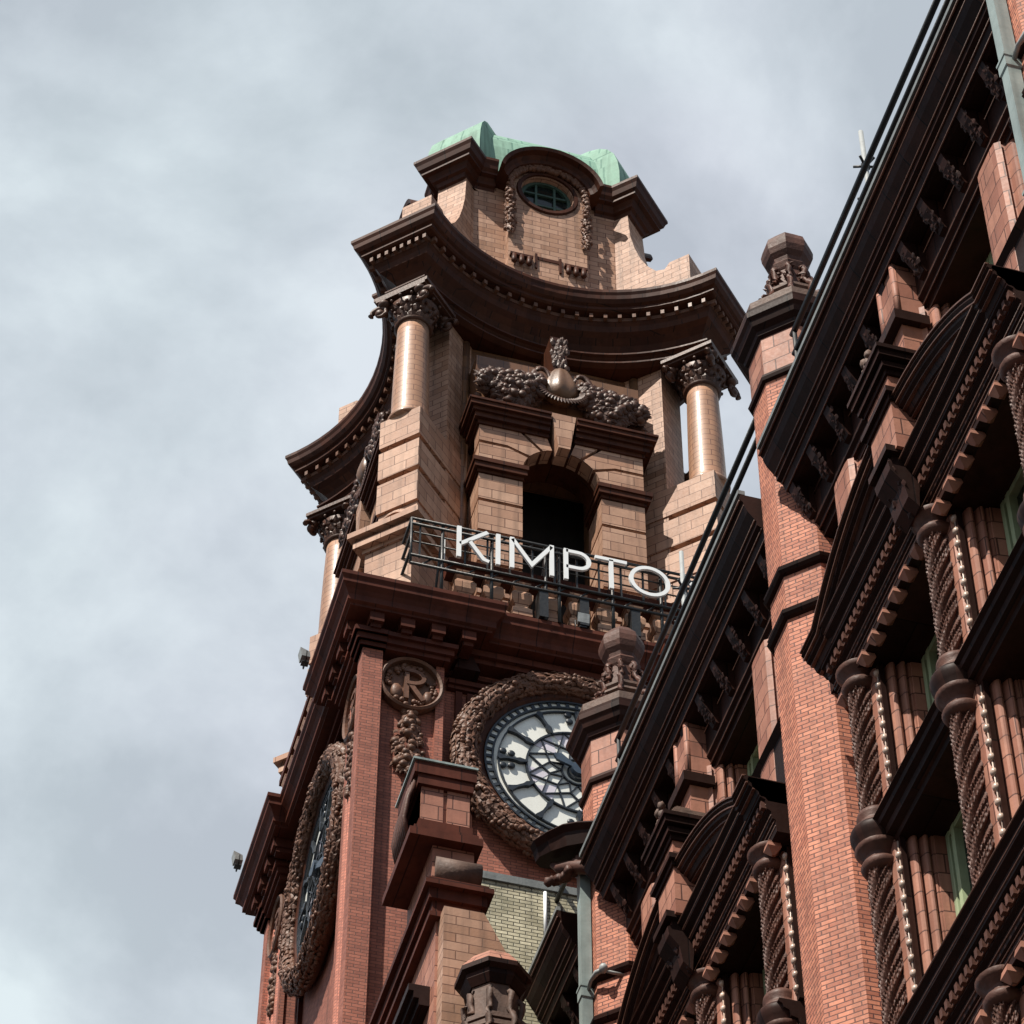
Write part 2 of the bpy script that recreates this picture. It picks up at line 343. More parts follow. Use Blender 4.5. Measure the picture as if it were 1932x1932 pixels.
# --- shaft
mb = MB().box(CX-4.1, CX+4.1, CY-4.1, CY+4.1, GZ, 47.5)
mb.build('shaft', 'brick_tower', P)
for k in range(4):
    T = face(k)
    for sgn in (-1, 1):
        mb = MB(T)
        a, b = sorted((sgn*4.63, sgn*4.2)); mb.box(a, b, -4.63, -4.2, GZ, 46.85) if sgn < 0 else None
        a, b = sorted((sgn*4.2, sgn*2.9)); mb.box(a, b, -4.38, -4.1, GZ, 46.85)
        a, b = sorted((sgn*3.02, sgn*2.85)); mb.box(a, b, -4.5, -4.38, GZ, 46.85)
        if k == 1:
            for xx in (3.2, 3.5, 3.8, 4.1):
                mb.lathe(sgn*xx, -4.40, [(0.13, GZ), (0.13, 46.8)], 10)
        mb.build('pilaster', 'brick_tower', P)
        mb = MB(T); a, b = sorted((sgn*4.72, sgn*2.78))
        for (o, z0, z1) in ((0.0, 46.80, 46.92), (0.07, 46.92, 47.08), (0.14, 47.08, 47.2)):
            mb.box(a-o, b+o, -4.70-o, -4.15, z0, z1)
        mb.build('pilaster_capital', 'brown_red', P)
    mb = MB(T)
    for (y, z0, z1) in ((-4.45, 47.2, 47.33), (-4.55, 47.33, 47.5)): mb.box(-4.6, 4.6, y, -4.05, z0, z1)
    # panel mouldings above the clock
    for (y, z0, z1) in ((-4.22, 46.55, 46.65), (-4.28, 46.65, 46.78), (-4.2, 46.95, 47.05)): mb.box(-2.7, 2.7, y, -4.05, z0, z1)
    for xx in (-2.45, -2.2, 2.2, 2.45): mb.box(xx-0.07, xx+0.07, -4.2, -4.05, GZ, 46.5)
    mb.build('architrave', 'brown_red', P)
    if k < 2:
        for xx in (-2.35, -0.85, 0.35):
            MB(T).loft([[(xx-0.28, -4.1, 46.9), (xx+0.28, -4.1, 46.9), (xx+0.28, -4.5, 46.9), (xx-0.28, -4.5, 46.9)],
                        [(xx-0.04, -4.1, 47.55), (xx+0.04, -4.1, 47.55), (xx+0.04, -4.45, 47.55), (xx-0.04, -4.45, 47.55)]]).build('corbel', 'soot', P)
# --- lower cornice
h, s0, r0 = 5.3, 1.7, 5.02
path = []
for k in (0, 3, 2, 1):
    T = face(k)
    for (x, y) in ((-h, -h), (-s0, -h), (-s0, -r0), (s0, -r0), (s0, -h)):
        p = T(x, y, 0); path.append((p[0], p[1]))
prof = [(-1.4, 48.3), (0, 48.3), (0, 48.2), (-.05, 48.12), (-.05, 48.02), (-.14, 47.92), (-.2, 47.82), (-.2, 47.66), (-.27, 47.62), (-.27, 47.56), (-.78, 47.54), (-.8, 47.4), (-1.4, 47.4)]
# orientation: want n outward
def outward(path, prof):
    A = sum(path[i-1][0]*path[i][1]-path[i][0]*path[i-1][1] for i in range(len(path)))
    return 1 if A > 0 else -1
MB().sweep(path, prof, flip=outward(path, prof)).build('lower_cornice', 'brown_red', P)
MB().box(CX-4.75, CX+4.75, CY-4.75, CY+4.7, 47.9, 48.31).build('belfry_floor', 'lead', P)
for k in range(4):
    T = face(k)
    if k > 1: continue
    for sgn in (-1, 1):
        for i in range(4):
            x = sgn*(2.45+0.66*i)
            mb = MB(T); mb.box(x-0.15, x+0.15, -4.98, -4.5, 47.3, 47.55); mb.box(x-0.11, x+0.11, -4.9, -4.5, 47.18, 47.3)
            mb.build('modillion', 'brown_red', P)
# --- ornaments
def wreath(T, cx, cz, Rm, rm, y0, n, name, m='carve', a0=0, a1=2*PI, sz=1.0):
    mb = MB(T)
    K = 72
    ring = []
    for i in range(K+1):
        a = a0+(a1-a0)*i/K
        ring.append([(cx+(Rm+rm*0.8*math.cos(t))*math.cos(a), y0+rm*0.8*math.sin(t), cz+(Rm+rm*0.8*math.cos(t))*math.sin(a)) for t in [2*PI*j/10 for j in range(10)]])
    mb.loft(ring, True, True, True)
    from mathutils import Euler
    na = int(n/14)
    for ia in range(na):
        for it in range(9):
            a = a0+(a1-a0)*(ia+.5*(it % 2)+random.uniform(-.2, .2))/na; t = PI*(.98+1.04*it/8)+random.uniform(-.08, .08)
            rr_ = rm*random.uniform(.82, .98)
            c = (cx+(Rm+rr_*math.cos(t))*math.cos(a), y0+rr_*math.sin(t), cz+(Rm+rr_*math.cos(t))*math.sin(a))
            nv = (math.cos(t)*math.cos(a), math.sin(t), math.cos(t)*math.sin(a))
            tv = Vector((-math.sin(a), 0, math.cos(a))); sd = Vector(nv).cross(tv)
            dv = tv+sd*random.uniform(-.7, .7)+Vector(nv)*random.uniform(0, .35)
            if (ia//3+it) % 5 == 0: mb.blob(c, rm*.2, rm*.2, rm*.2, None, .1)
            else: leaf(mb, c, dv, nv, rm*random.uniform(.62, .85)*sz, rm*random.uniform(.34, .46)*sz)
    return mb.build(name, m, P)
def drop(mb, T, x0, x1, z0, z1, y, n, rmin=0.05, rmax=0.13, taper=True, depth=0.12):
    from mathutils import Euler
    mb.T = T
    for i in range(n):
        f = (i+random.random())/n; z = z0+(z1-z0)*f
        hw = (x1-x0)/2*((0.35+0.65*math.sin(PI*min(1, f*0.9+0.15))) if taper else 1); xc = (x0+x1)/2
        k = random.uniform(rmin, rmax); sx = random.uniform(-1, 1)
        c = (xc+sx*hw, y-depth*(1-sx*sx)*random.uniform(.6, 1.0), z)
        if i % 4 == 0: mb.blob(c, k*.85, k*.85, k*.85, None, 0.1)
        else: leaf(mb, c, (sx*.6+random.uniform(-.4, .4), -.1, -1), (sx*.7, -1, .1), k*2.3, k*1.25)
def clock(T, cx, cz):
    y0 = -4.22
    # stone rim
    mb = MB(T); K = 64
    circ = [(cx+2.12*math.cos(2*PI*i/K), cz+2.12*math.sin(2*PI*i/K)) for i in range(K)]
    mb.sweep(circ, [(-.13, -4.1), (-.13, -4.34), (-.05, -4.40), (.10, -4.44), (.16, -4.36), (.16, -4.1)], lambda a, b, c: (a, c, b))
    mb.build('clock_surround', 'brown', P)
    wreath(T, cx, cz, 2.42, 0.30, -4.36, 2600, 'fruit_wreath', sz=1.0)
    T0_ = T; T = lambda x, y, z: T0_(x, y-.16, z)
    mb = MB(T); mb.prism([(cx+2.0*math.cos(2*PI*i/K), cz+2.0*math.sin(2*PI*i/K)) for i in range(K)], -4.16, -3.95, lambda a, b, c: (a, c, b))
    dial = mb.build('clock_dial', 'opal', P)
    for i in range(12):                                  # tinted panes between the rings
        if i % 3 == 2: continue
        mb = MB(T)
        a, b = 2*PI*i/12+.03, 2*PI*(i+1)/12-.03
        pts = [(cx+r_*math.cos(t), cz+r_*math.sin(t)) for r_, t in ((1.08, a), (1.08, (a+b)/2), (1.08, b), (0.62, (a+b)/2))]
        mb.prism(pts, -4.168, -4.16, lambda a, b, c: (a, c, b))
        sub(mb.build('tinted_pane', 'opal2', P), dial)
    mb = MB(T)
    def ringm(r0_, r1_, yb=-4.16, yf=-4.22):
        c = [(cx+r0_*math.cos(2*PI*i/K), cz+r0_*math.sin(2*PI*i/K)) for i in range(K)]
        mb.sweep(c, [(0, yb), (0, yf), (r1_-r0_, yf), (r1_-r0_, yb)], lambda a, b, c_: (a, c_, b), flip=1)
    for r0_, r1_ in ((1.96, 2.0), (1.80, 1.84), (1.68, 1.71), (1.08, 1.12), (0.33, 0.36), (0.2, 0.23)): ringm(r0_, r1_)
    def bar(r0_, a0_, r1_, a1_, wd=0.045):
        stroke(mb, [(cx+r0_*math.cos(a0_), cz+r0_*math.sin(a0_)), (cx+r1_*math.cos(a1_), cz+r1_*math.sin(a1_))], wd, -4.16, -4.20, lambda a, b, c_: (a, c_, b))
    for i in range(60):
        a = 2*PI*i/60; bar(1.83, a, 1.97, a, 0.07)
    for i in range(12):
        a = 2*PI*i/12+PI/2
        bar(0.62, a-PI/12, 1.1, a+PI/12, 0.028); bar(0.62, a+PI/12, 1.1, a-PI/12, 0.028); bar(0.62, a-PI/12, .36, a, 0.026)
        bar(0.62, a+PI/12, 0.36, a, 0.026)
    sub(mb.build('dial_tracery', 'dialiron', P), dial)
    for i in range(12):                                   # ornamental hour batons
        a = 2*PI*i/12+PI/2; mb = MB(T)
        segs = [(1.08, .03), (1.16, .08), (1.25, .12), (1.33, .06), (1.5, .05), (1.60, .10), (1.68, .16), (1.72, .06)]
        dx, dz = math.cos(a), math.sin(a)
        poly = [(cx+r_*dx-w_/2*dz, cz+r_*dz+w_/2*dx) for r_, w_ in segs]+[(cx+r_*dx+w_/2*dz, cz+r_*dz-w_/2*dx) for r_, w_ in segs[::-1]]
        mb.prism(poly, -4.16, -4.25, lambda a_, b_, c_: (a_, c_, b_))
        if i % 3 == 0:
            for rr2, sd in ((1.42, .17), (1.42, -.17), (1.6, .2), (1.6, -.2)):
                mb.blob((cx+rr2*dx-sd*dz, -4.2, cz+rr2*dz+sd*dx), .085, .04, .085)
        sub(mb.build('hour_marker', 'dialiron', P), dial)
    for ang, ln, wd in ((R(150), 0.62, .17), (R(-32), 1.15, .17)):
        mb = MB(T); dx, dz = math.cos(ang), math.sin(ang)
        segs = [(0, wd*.8), (ln*.3, wd*.6), (ln*.6, wd), (ln*.8, wd*1.25), (ln, .04)]
        poly = [(cx+r_*dx-w_/2*dz, cz+r_*dz+w_/2*dx) for r_, w_ in segs]+[(cx+r_*dx+w_/2*dz, cz+r_*dz-w_/2*dx) for r_, w_ in segs[::-1]]
        mb.prism(poly, -4.26, -4.32, lambda a_, b_, c_: (a_, c_, b_))
        sub(mb.build('clock_hand', 'hand', P), dial)
    mb = MB(T)
    mb.prism([(cx+.17*math.cos(2*PI*i/20), cz+.17*math.sin(2*PI*i/20)) for i in range(20)], -4.24, -4.36, lambda a, b, c: (a, c, b))
    sub(mb.build('clock_hub', 'hand', P), dial)
def medallion(T, cx, cz):
    K = 40; y0 = -4.42
    mb = MB(T)
    c = [(cx+.60*math.cos(2*PI*i/K), cz+.66*math.sin(2*PI*i/K)) for i in range(K)]
    mb.sweep(c, [(0, y0), (0, y0-.16), (.045, y0-.20), (.09, y0-.16), (.09, y0)], lambda a, b, c_: (a, c_, b))
    mb.prism(c, y0+.04, y0-.03, lambda a, b, c_: (a, c_, b))
    mp_ = lambda a, b, c_: (a, c_, b)
    arc = [(cx-.12+.26*math.cos(t)+.12, cz+.2+.18*math.sin(t)) for t in [PI/2-PI*i/10 for i in range(11)]]
    stroke(mb, [(cx-.16, cz+.38), (cx-.02, cz+.38)]+arc+[(cx-.1, cz+.02)], .09, y0-.03, y0-.15, mp_)
    stroke(mb, [(cx-.1, cz+.40), (cx-.1, cz-.42)], .1, y0-.03, y0-.13, mp_)
    stroke(mb, [(cx-.02, cz), (cx+.14, cz-.25), (cx+.26, cz-.42)], .11, y0-.03, y0-.14, mp_)
    for x_, z_, w_, h_ in ((-.3, -.22, .13, .22), (.36, -.28, .1, .2)):
        mb.blob((cx+x_, y0-.06, cz+z_), w_, .09, h_)
    for _ in range(70):
        t = random.uniform(0, 2*PI); k = random.uniform(.03, .07)
        mb.blob((cx+random.uniform(.36, .55)*math.cos(t), y0-.06, cz+random.uniform(.42, .6)*math.sin(t)), k, k, k)
    o = mb.build('medallion', 'carve', P)
    mb = MB(T); drop(mb, T, cx-.32, cx+.32, 43.6, cz-.68, y0-.02, 200, .06, .12)
    sub(mb.build('fruit_drop', 'carve', P), o)
for k in (0, 1):
    T = face(k)
    clock(T, 0.06, 44.68)
    medallion(T, -3.55, 46.08); medallion(T, 3.55, 46.08)
# --- balustrade
for k in range(4):
    T = face(k)
    mb = MB(T); mb.box(-2.9, 2.9, -4.82, -4.4, 48.3, 48.5); mb.box(-2.9, 2.9, -4.78, -4.42, 49.55, 49.68); mb.box(-2.9, 2.9, -4.86, -4.36, 49.68, 49.85)
    ba = mb.build('balustrade', 'brown_red', P)
    if k < 2:
        for i in range(9):
            x = -2.52+0.63*i; mb = MB(T)
            mb.box(x-.22, x+.22, -4.86, -4.4, 48.5, 48.72)
            mb.loft([[(x-a_, -4.64-b_, z_), (x+a_, -4.64-b_, z_), (x+a_, -4.64+b_, z_), (x-a_, -4.64+b_, z_)] for a_, b_, z_ in ((.22, .2, 48.72), (.16, .16, 48.8), (.14, .14, 48.86), (.23, .21, 49.0), (.24, .22, 49.16), (.17, .16, 49.3), (.1, .1, 49.36), (.17, .16, 49.42), (.2, .2, 49.55))])
            sub(mb.build('baluster', 'buff', P), ba)
# --- belfry: core, aedicules
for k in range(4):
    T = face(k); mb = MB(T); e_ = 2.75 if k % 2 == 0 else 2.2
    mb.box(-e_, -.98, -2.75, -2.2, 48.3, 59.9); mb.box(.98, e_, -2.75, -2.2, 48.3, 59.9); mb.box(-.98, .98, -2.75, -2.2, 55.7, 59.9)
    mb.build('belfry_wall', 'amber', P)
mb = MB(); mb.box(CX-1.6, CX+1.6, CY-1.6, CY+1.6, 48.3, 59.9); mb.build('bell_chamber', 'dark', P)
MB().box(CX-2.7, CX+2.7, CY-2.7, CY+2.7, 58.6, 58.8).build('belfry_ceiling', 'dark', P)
for k in range(4):
    T = face(k); yf = -3.72
    A0, zc, ra = 0.0, 54.62, 0.94
    mpf = lambda a, b, c: (a, c, b)
    mb = MB(T)
    for sgn in (-1, 1):
        z = 48.3
        for (z0, z1) in ((48.3, 50.1), (50.2, 51.15), (51.25, 52.2), (52.3, 53.25), (53.35, 54.19)):
            a, b = sorted((sgn*.94, sgn*1.98)); mb.box(a, b, yf, -2.7, z0, z1)
            a, b = sorted((sgn*.97, sgn*1.9)); mb.box(a, b, yf+.13, -2.7, z1-.01, z1+.12)
    # arch stones
    def P2(a_deg, r_=ra): return (r_*math.cos(R(a_deg)), zc+r_*math.sin(R(a_deg)))
    stA = [P2(t) for t in (0, 8, 16, 24, 30)]+[(1.27, 55.28), (1.98, 55.28), (1.98, zc)]
    stB = [P2(t) for t in (36, 43, 51, 57)]+[(.98, 55.92), (1.98, 55.92), (1.98, 55.38), (1.30, 55.38)]
    stC = [P2(t) for t in (62, 68, 76)]+[(.34, 55.92), (.88, 55.92)]
    for st in (stA, stB, stC):
        for sgn in (-1, 1): mb.prism([(sgn*a, b) for a, b in st], yf, -3.3, mpf)
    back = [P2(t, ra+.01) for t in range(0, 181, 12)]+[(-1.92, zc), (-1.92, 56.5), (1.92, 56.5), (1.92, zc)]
    mb.build('arch_surround', 'buff', P)
    MB(T).prism(back, yf+.13, -2.7, mpf).build('arch_reveal', 'brown', P)  # brown instead of buff: the deep arch's shade is put into its colour
    MB(T).prism([(-.14, 55.42), (.14, 55.42), (.3, 56.62), (-.3, 56.62)], yf-.24, -3.4, mpf).build('keystone', 'buff', P)
    mb = MB(T)
    for sgn in (-1, 1):
        for (o, z0, z1) in ((.04, 54.21, 54.31), (.12, 54.31, 54.47), (.16, 54.47, 54.60)):
            a, b = sorted((sgn*(.94-o*.7), sgn*(1.98+o))); mb.box(a, b, yf-o, -2.7, z0, z1)
        for (o, z0, z1) in ((.05, 55.92, 56.05), (.14, 56.05, 56.21), (.2, 56.21, 56.33), (.28, 56.33, 56.47), (.32, 56.47, 56.54)):
            a, b = sorted((sgn*.31, sgn*(1.98+o))); mb.box(a, b, yf-o, -2.7, z0, z1)
    mb.build('aedicule_cornice', 'brown', P)
    # curved side mouldings
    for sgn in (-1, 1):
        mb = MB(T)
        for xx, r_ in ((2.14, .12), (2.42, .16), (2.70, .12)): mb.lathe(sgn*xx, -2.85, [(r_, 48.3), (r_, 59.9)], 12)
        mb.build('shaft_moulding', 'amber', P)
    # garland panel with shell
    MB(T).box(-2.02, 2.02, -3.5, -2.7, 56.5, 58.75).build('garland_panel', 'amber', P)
    mb = MB(T)
    for sg in (-1, 1):
        for q in range(440):
            f = q/440; x = sg*(.5+1.55*f); zm_ = 58.35-.42*math.sin(f*PI)-(.0 if f < .8 else (f-.8)*2.2)
            w_ = .16+.22*math.sin(PI*min(1, f*1.15)); v_ = random.uniform(-1, 1)
            c_ = (x, -3.50-.42*math.sqrt(max(0, 1-v_*v_)), zm_-.5+v_*w_*1.95); k_ = random.uniform(.09, .15)
            if q % 5 == 0: mb.blob(c_, k_*.85, k_*.85, k_*.85, None, .1)
            else: leaf(mb, c_, (sg*random.uniform(.4, 1), -.2, random.uniform(-.9, .9)), (0, -1, v_*.8), k_*2.4, k_*1.5)
        mb.tube([(sg*(.48+.26*math.cos(t)*math.exp(-t*.1)), -3.82, 57.9+.5*math.sin(t)*math.exp(-t*.05)) for t in [-1.8+j*.35 for j in range(16)]], [.10-.004*j for j in range(16)], 8)
    MB(T).prism([(-.15, 58.45), (.15, 58.45), (.22, 59.9), (-.22, 59.9)], -3.66, -2.8, mpf).build('cornice_bracket', 'brown', P)
    for q in range(40): leaf(mb, (random.uniform(-.2, .2), -3.68, random.uniform(58.5, 59.8)), (random.uniform(-.5, .5), -.2, 1), (0, -1, 0), .24, .14)
    for q in range(24): leaf(mb, (.5*math.cos(PI+PI*q/23), -3.9, 57.62+.35*math.sin(PI+PI*q/23)), (math.cos(PI+PI*q/23), -.4, math.sin(PI+PI*q/23)), (0, -1, .2), .28, .18)
    if k < 2 or k == 3:
        o = mb.build('garland', 'carve_shaded', P)
        sh = MB(T); rg = []
        for jz, (r_, z_) in enumerate(((.05, 57.38), (.27, 57.42), (.39, 57.55), (.43, 57.72), (.40, 57.92), (.33, 58.14), (.25, 58.35), (.15, 58.52), (.04, 58.6))):
            rg.append([(r_*(1+.07*math.cos(7*(2*PI*i/42)))*math.cos(2*PI*i/42), -3.62+.75*r_*(1+.07*math.cos(7*(2*PI*i/42)))*math.sin(2*PI*i/42)-.1, z_) for i in range(42)])
        sh.loft(rg, True, True, True); sub(sh.build('shell', 'brown_gold', P), o)
# --- diagonal corner piers with columns
def volute_capital(T, u, z0):
    mb = MB(T)
    mb.lathe(u, 0, [(.40, z0), (.47, z0+.05), (.42, z0+.1), (.43, z0+.3), (.52, z0+.5), (.62, z0+.62)], 20)
    from mathutils import Euler
    for row, (zz, rr2, ln) in enumerate(((z0+.16, .43, .30), (z0+.36, .46, .34), (z0+.56, .54, .3))):
        for i in range(14):
            a = 2*PI*(i+.5*(row % 2))/14; ca, sa = math.cos(a), math.sin(a)
            leaf(mb, (u+rr2*ca, rr2*sa, zz), (ca*.45, sa*.45, 1), (ca, sa, .15), ln, .2)
            mb.blob((u+(rr2+.1)*ca, (rr2+.1)*sa, zz+ln*.5), .045, .045, .05)
    for sx in (-1, 1):
        for sy in (-1, 1):
            ax, ay = u+sx*.56, sy*.62
            pts = []; rad = []
            for j in range(26):
                t = j*0.42; r_ = .25*math.exp(-t*.16)
                pts.append((ax+sx*.02*math.cos(t), ay+sy*(r_*math.cos(t)-.02), z0+.44+r_*math.sin(t))); rad.append(.075*math.exp(-t*.1))
            mb.tube(pts, rad, 8); mb.blob((ax, ay, z0+.44), .10, .12, .12)
            mb.blob((ax, ay-sy*.12, z0+.7), .15, .15, .12)
    mb.box(u-.66, u+.66, -.68, .68, z0+.78, z0+.86); mb.box(u-.72, u+.66, -.74, .74, z0+.86, z0+.97)
    return mb.build('capital', 'carve_shaded', P)
for k in range(4):
    T = corner(k)
    mb = MB(T)
    mb.box(2.4, 4.28, -.5, .5, 48.3, 59.95)
    mb.box(2.4, 3.55, -.56, .56, 48.3, 59.95)
    mb.build('buttress_wall', 'buff_fine', P)
    mb = MB(T)
    mb.box(3.2, 5.75, -.6, .6, 48.3, 50.75)
    mb.box(4.3, 5.45, -.5, .5, 51.25, 52.25)
    for (z0, z1) in ((52.22, 53.2), (53.38, 54.3), (54.48, 55.42)):
        mb.box(3.4, 5.52, -.53, .53, z0, z1)
    mb.box(3.4, 5.34, -.40, .40, 52.2, 55.4)
    mb.build('pier', 'buff', P)
    mb = MB(T)
    for (o, z0, z1) in ((0.05, 50.7, 50.82), (.2, 50.82, 51.0), (.12, 51.0, 51.1), (.3, 51.1, 51.26)):
        mb.box(3.6, 5.75+o, -.6-o, .6+o, z0, z1)
    mb.build('pedestal_cap', 'buff', P)
    mb = MB(T)
    mb.sweep([(-.42, 51.3)]+[(.42*math.cos(PI-PI*i/10), 51.5+.42*math.sin(PI-PI*i/10)) for i in range(11)]+[(.42, 51.3)],
             [(-.08, 5.4), (-.08, 5.6), (.06, 5.66), (.06, 5.4)], lambda a, b, c: (c, a, b), closed=False)
    mb.build('pier_arch', 'buff', P)
    uc = 5.12
    cxy = T(uc, 0, 0)
    mb = MB(T); pr = [(.50, 55.42), (.52, 55.5), (.46, 55.56), (.45, 55.62)]+[(.44-.06*(i/10)**1.6, 55.7+3.25*i/10) for i in range(11)]
    mb.lathe(uc, 0, pr, 40)
    mb.build('column', 'buff_col', P, cyl=(cxy[0], cxy[1], .42))
    volute_capital(T, uc, 58.95)
# --- great concave entablature
def concave_path(tip_sum, tip_off, sag, n=22):
    """square plan with canted tips, concave sides"""
    pts = []
    for k in (0, 3, 2, 1):
        T = face(k); x0 = tip_off; y0 = -(tip_sum-tip_off); ymid = y0+sag
        Rr = (x0*x0+sag*sag)/(2*sag); cy_ = ymid-Rr
        a1 = math.asin(x0/Rr)
        for i in range(n+1):
            a = -a1+2*a1*i/n; p = T(Rr*math.sin(a), cy_+Rr*math.cos(a), 0); pts.append((p[0], p[1]))
    return pts
SAG = 1.55; RR = (3.58**2+SAG**2)/(2*SAG); YC = -5.27+SAG-RR
def cpath(d, n=22):
    S_ = 8.85-d*math.sqrt(2); k_ = S_+YC; Rd = RR+d
    t_ = (k_+math.sqrt(2*Rd*Rd-k_*k_))/2; a1 = math.asin(t_/Rd); pts = []
    for k in (0, 3, 2, 1):
        T = face(k)
        for i in range(n+1):
            a = -a1+2*a1*i/n; pts.append(T(Rd*math.sin(a), YC+Rd*math.cos(a), 0)[:2])
    return pts
cp = cpath(0); fl = outward(cp, None)
cprof = [(-1.08, 62.0), (0, 62.0), (0, 61.90), (-.04, 61.82), (-.06, 61.70), (-.13, 61.60), (-.2, 61.56), (-.2, 61.46), (-.25, 61.42), (-.42, 61.38),
         (-.42, 61.2), (-.48, 61.12), (-.54, 60.98), (-.66, 60.88), (-.80, 60.74), (-.92, 60.56), (-.98, 60.40), (-.66, 60.30), (-.66, 60.25), (-.74, 60.22), (-.86, 60.12), (-.72, 60.05), (-.72, 60.0), (-.86, 59.93), (-1.08, 59.93), (-1.08, 62.0)]
MB().loft([[(x, y, z) for x, y in cpath(-d)] for d, z in cprof], True, False).build('great_cornice', 'brown', P)
tips_ = [cp[i] for k in range(4) for i in (k*23, k*23+22)]
mb = MB()
c3 = cpath(.345)
for i in range(len(c3)):                                    # dentils follow the curve
    a = Vector(c3[i]); b = Vector(c3[(i+1) % len(c3)]); d = (b-a); ln = d.length; d.normalize(); nn_ = Vector((d.y, -d.x))*fl
    m_ = max(1, int(ln/0.19))
    for j in range(m_):
        c = a+d*(ln*(j+.5)/m_)
        e1, e2 = d*.045, nn_*.075
        q = [c-e1-e2, c+e1-e2, c+e1+e2, c-e1+e2]
        mb.loft([[(p.x, p.y, 61.22) for p in q], [(p.x, p.y, 61.36) for p in q]])
mb.loft([[(x, y, z) for x, y in cpath(d_)] for d_, z in ((.43, 61.23), (.40, 61.23), (.40, 61.35), (.43, 61.35), (.43, 61.23))], True, False)
mb.build('dentil_course', 'carve', P)
MB().prism(cpath(.95), 59.96, 60.3).build('entablature_soffit', 'brown', P)
cpi = [(p[0]*.62+CX*.38, p[1]*.62+CY*.38) for p in cp]
MB().prism(cpi, 61.7, 62.03).build('attic_deck', 'lead', P)
# --- lantern
mb = MB().box(CX-2.5, CX+2.5, CY-2.5, CY+2.5, 62, 67.3); mb.build('lantern_wall', 'buff_fine', P)
for k in range(4):
    T = face(k); mpf = lambda a, b, c: (a, c, b)
    zc = 67.05; K = 28
    # window bay with an oval hole: build as two halves around the opening
    mb = MB(T)
    ov = [(.70*math.cos(2*PI*i/K), zc+.74*math.sin(2*PI*i/K)) for i in range(K+1)]
    right = [p for p in ov[:K//4+1]][::-1]
    def halfplate(sg):
        inn = [(sg*.70*math.cos(t), zc+.74*math.sin(t)) for t in [PI/2-PI*i/14 for i in range(15)]]
        outp = [(0, 62.0), (sg*1.05, 62.0), (sg*1.05, 67.35)]+[(sg*1.05*math.cos(t), 67.35+.8*math.sin(t)) for t in [PI/2*i/6 for i in range(1, 6)]]+[(0, 68.15)]
        mb.prism(inn+outp, -2.78, -2.4, mpf)
    halfplate(1); halfplate(-1)
    mb.build('window_bay', 'buff_fine', P)
    wn = MB(T).prism([(.72*math.cos(2*PI*i/K), zc+.76*math.sin(2*PI*i/K)) for i in range(K)], -2.52, -2.51, mpf).build('oval_window', 'glass', P)
    mb = MB(T)
    mb.sweep([(.69*math.cos(2*PI*i/K), zc+.73*math.sin(2*PI*i/K)) for i in range(K)], [(0, -2.53), (0, -2.62), (-.09, -2.62), (-.09, -2.53)], mpf)
    for xx in (-.25, .25): mb.box(xx-.03, xx+.03, -2.6, -2.53, 66.35, 67.75)
    for zz in (66.78, 67.25): mb.box(-.66, .66, -2.59, -2.53, zz-.03, zz+.03)
    sub(mb.build('window_frame', 'dkgreen', P), wn)
    MB(T).sweep([(.72*math.cos(2*PI*i/K), zc+.76*math.sin(2*PI*i/K)) for i in range(K)], [(0, -2.6), (0, -2.84), (.1, -2.84), (.14, -2.76), (.14, -2.6)], mpf).build('window_surround', 'brown', P)
    # arched hood
    arc = [(1.42*math.cos(t), 66.95+1.42*math.sin(t)) for t in [R(12)+R(156)*i/24 for i in range(25)]][::-1]
    MB(T).sweep(arc, [(-.42, -2.6), (-.42, -2.86), (-.36, -2.9), (-.3, -2.92), (-.28, -3.0), (-.2, -3.04), (-.12, -3.14), (-.1, -3.3), (0, -3.34), (0, -2.0), (-.2, -2.0)], mpf, closed=False, flip=-1).build('hood', 'brown', P)
    mb = MB(T)
    for i in range(150):
        t = random.uniform(R(15), R(165)); r_ = random.uniform(1.0, 1.15); k_ = random.uniform(.05, .09)
        mb.blob((r_*math.cos(t), -2.88, 66.95+r_*math.sin(t)), k_, k_, k_, None, .15)
    for sg in (-1, 1): drop(mb, T, sg*1.02-.15, sg*1.02+.15, 64.85, 67.2, -2.84, 150, .05, .085, depth=.16)
    mb.build('hood_garland', 'carve', P)
    mb = MB(T); mb.box(-.35, .35, -2.8, -2.7, 64.1, 64.22); mb.box(-.35, -.29, -2.83, -2.7, 63.7, 64.3); mb.box(.29, .35, -2.83, -2.7, 63.7, 64.3)
    for sg in (-1, 1):
        mb.box(min(sg*.42, sg*1.02), max(sg*.42, sg*1.02), -2.9, -2.7, 63.98, 64.06)
        for j in range(3): mb.lathe(sg*(.52+.2*j), -2.88, [(.03, 63.64), (.08, 63.72), (.06, 63.98)], 8)
    mb.build('guttae', 'brown', P)
pth_seg = [(1.36, -2.97), (1.72, -2.97), (2.26, -3.5)]
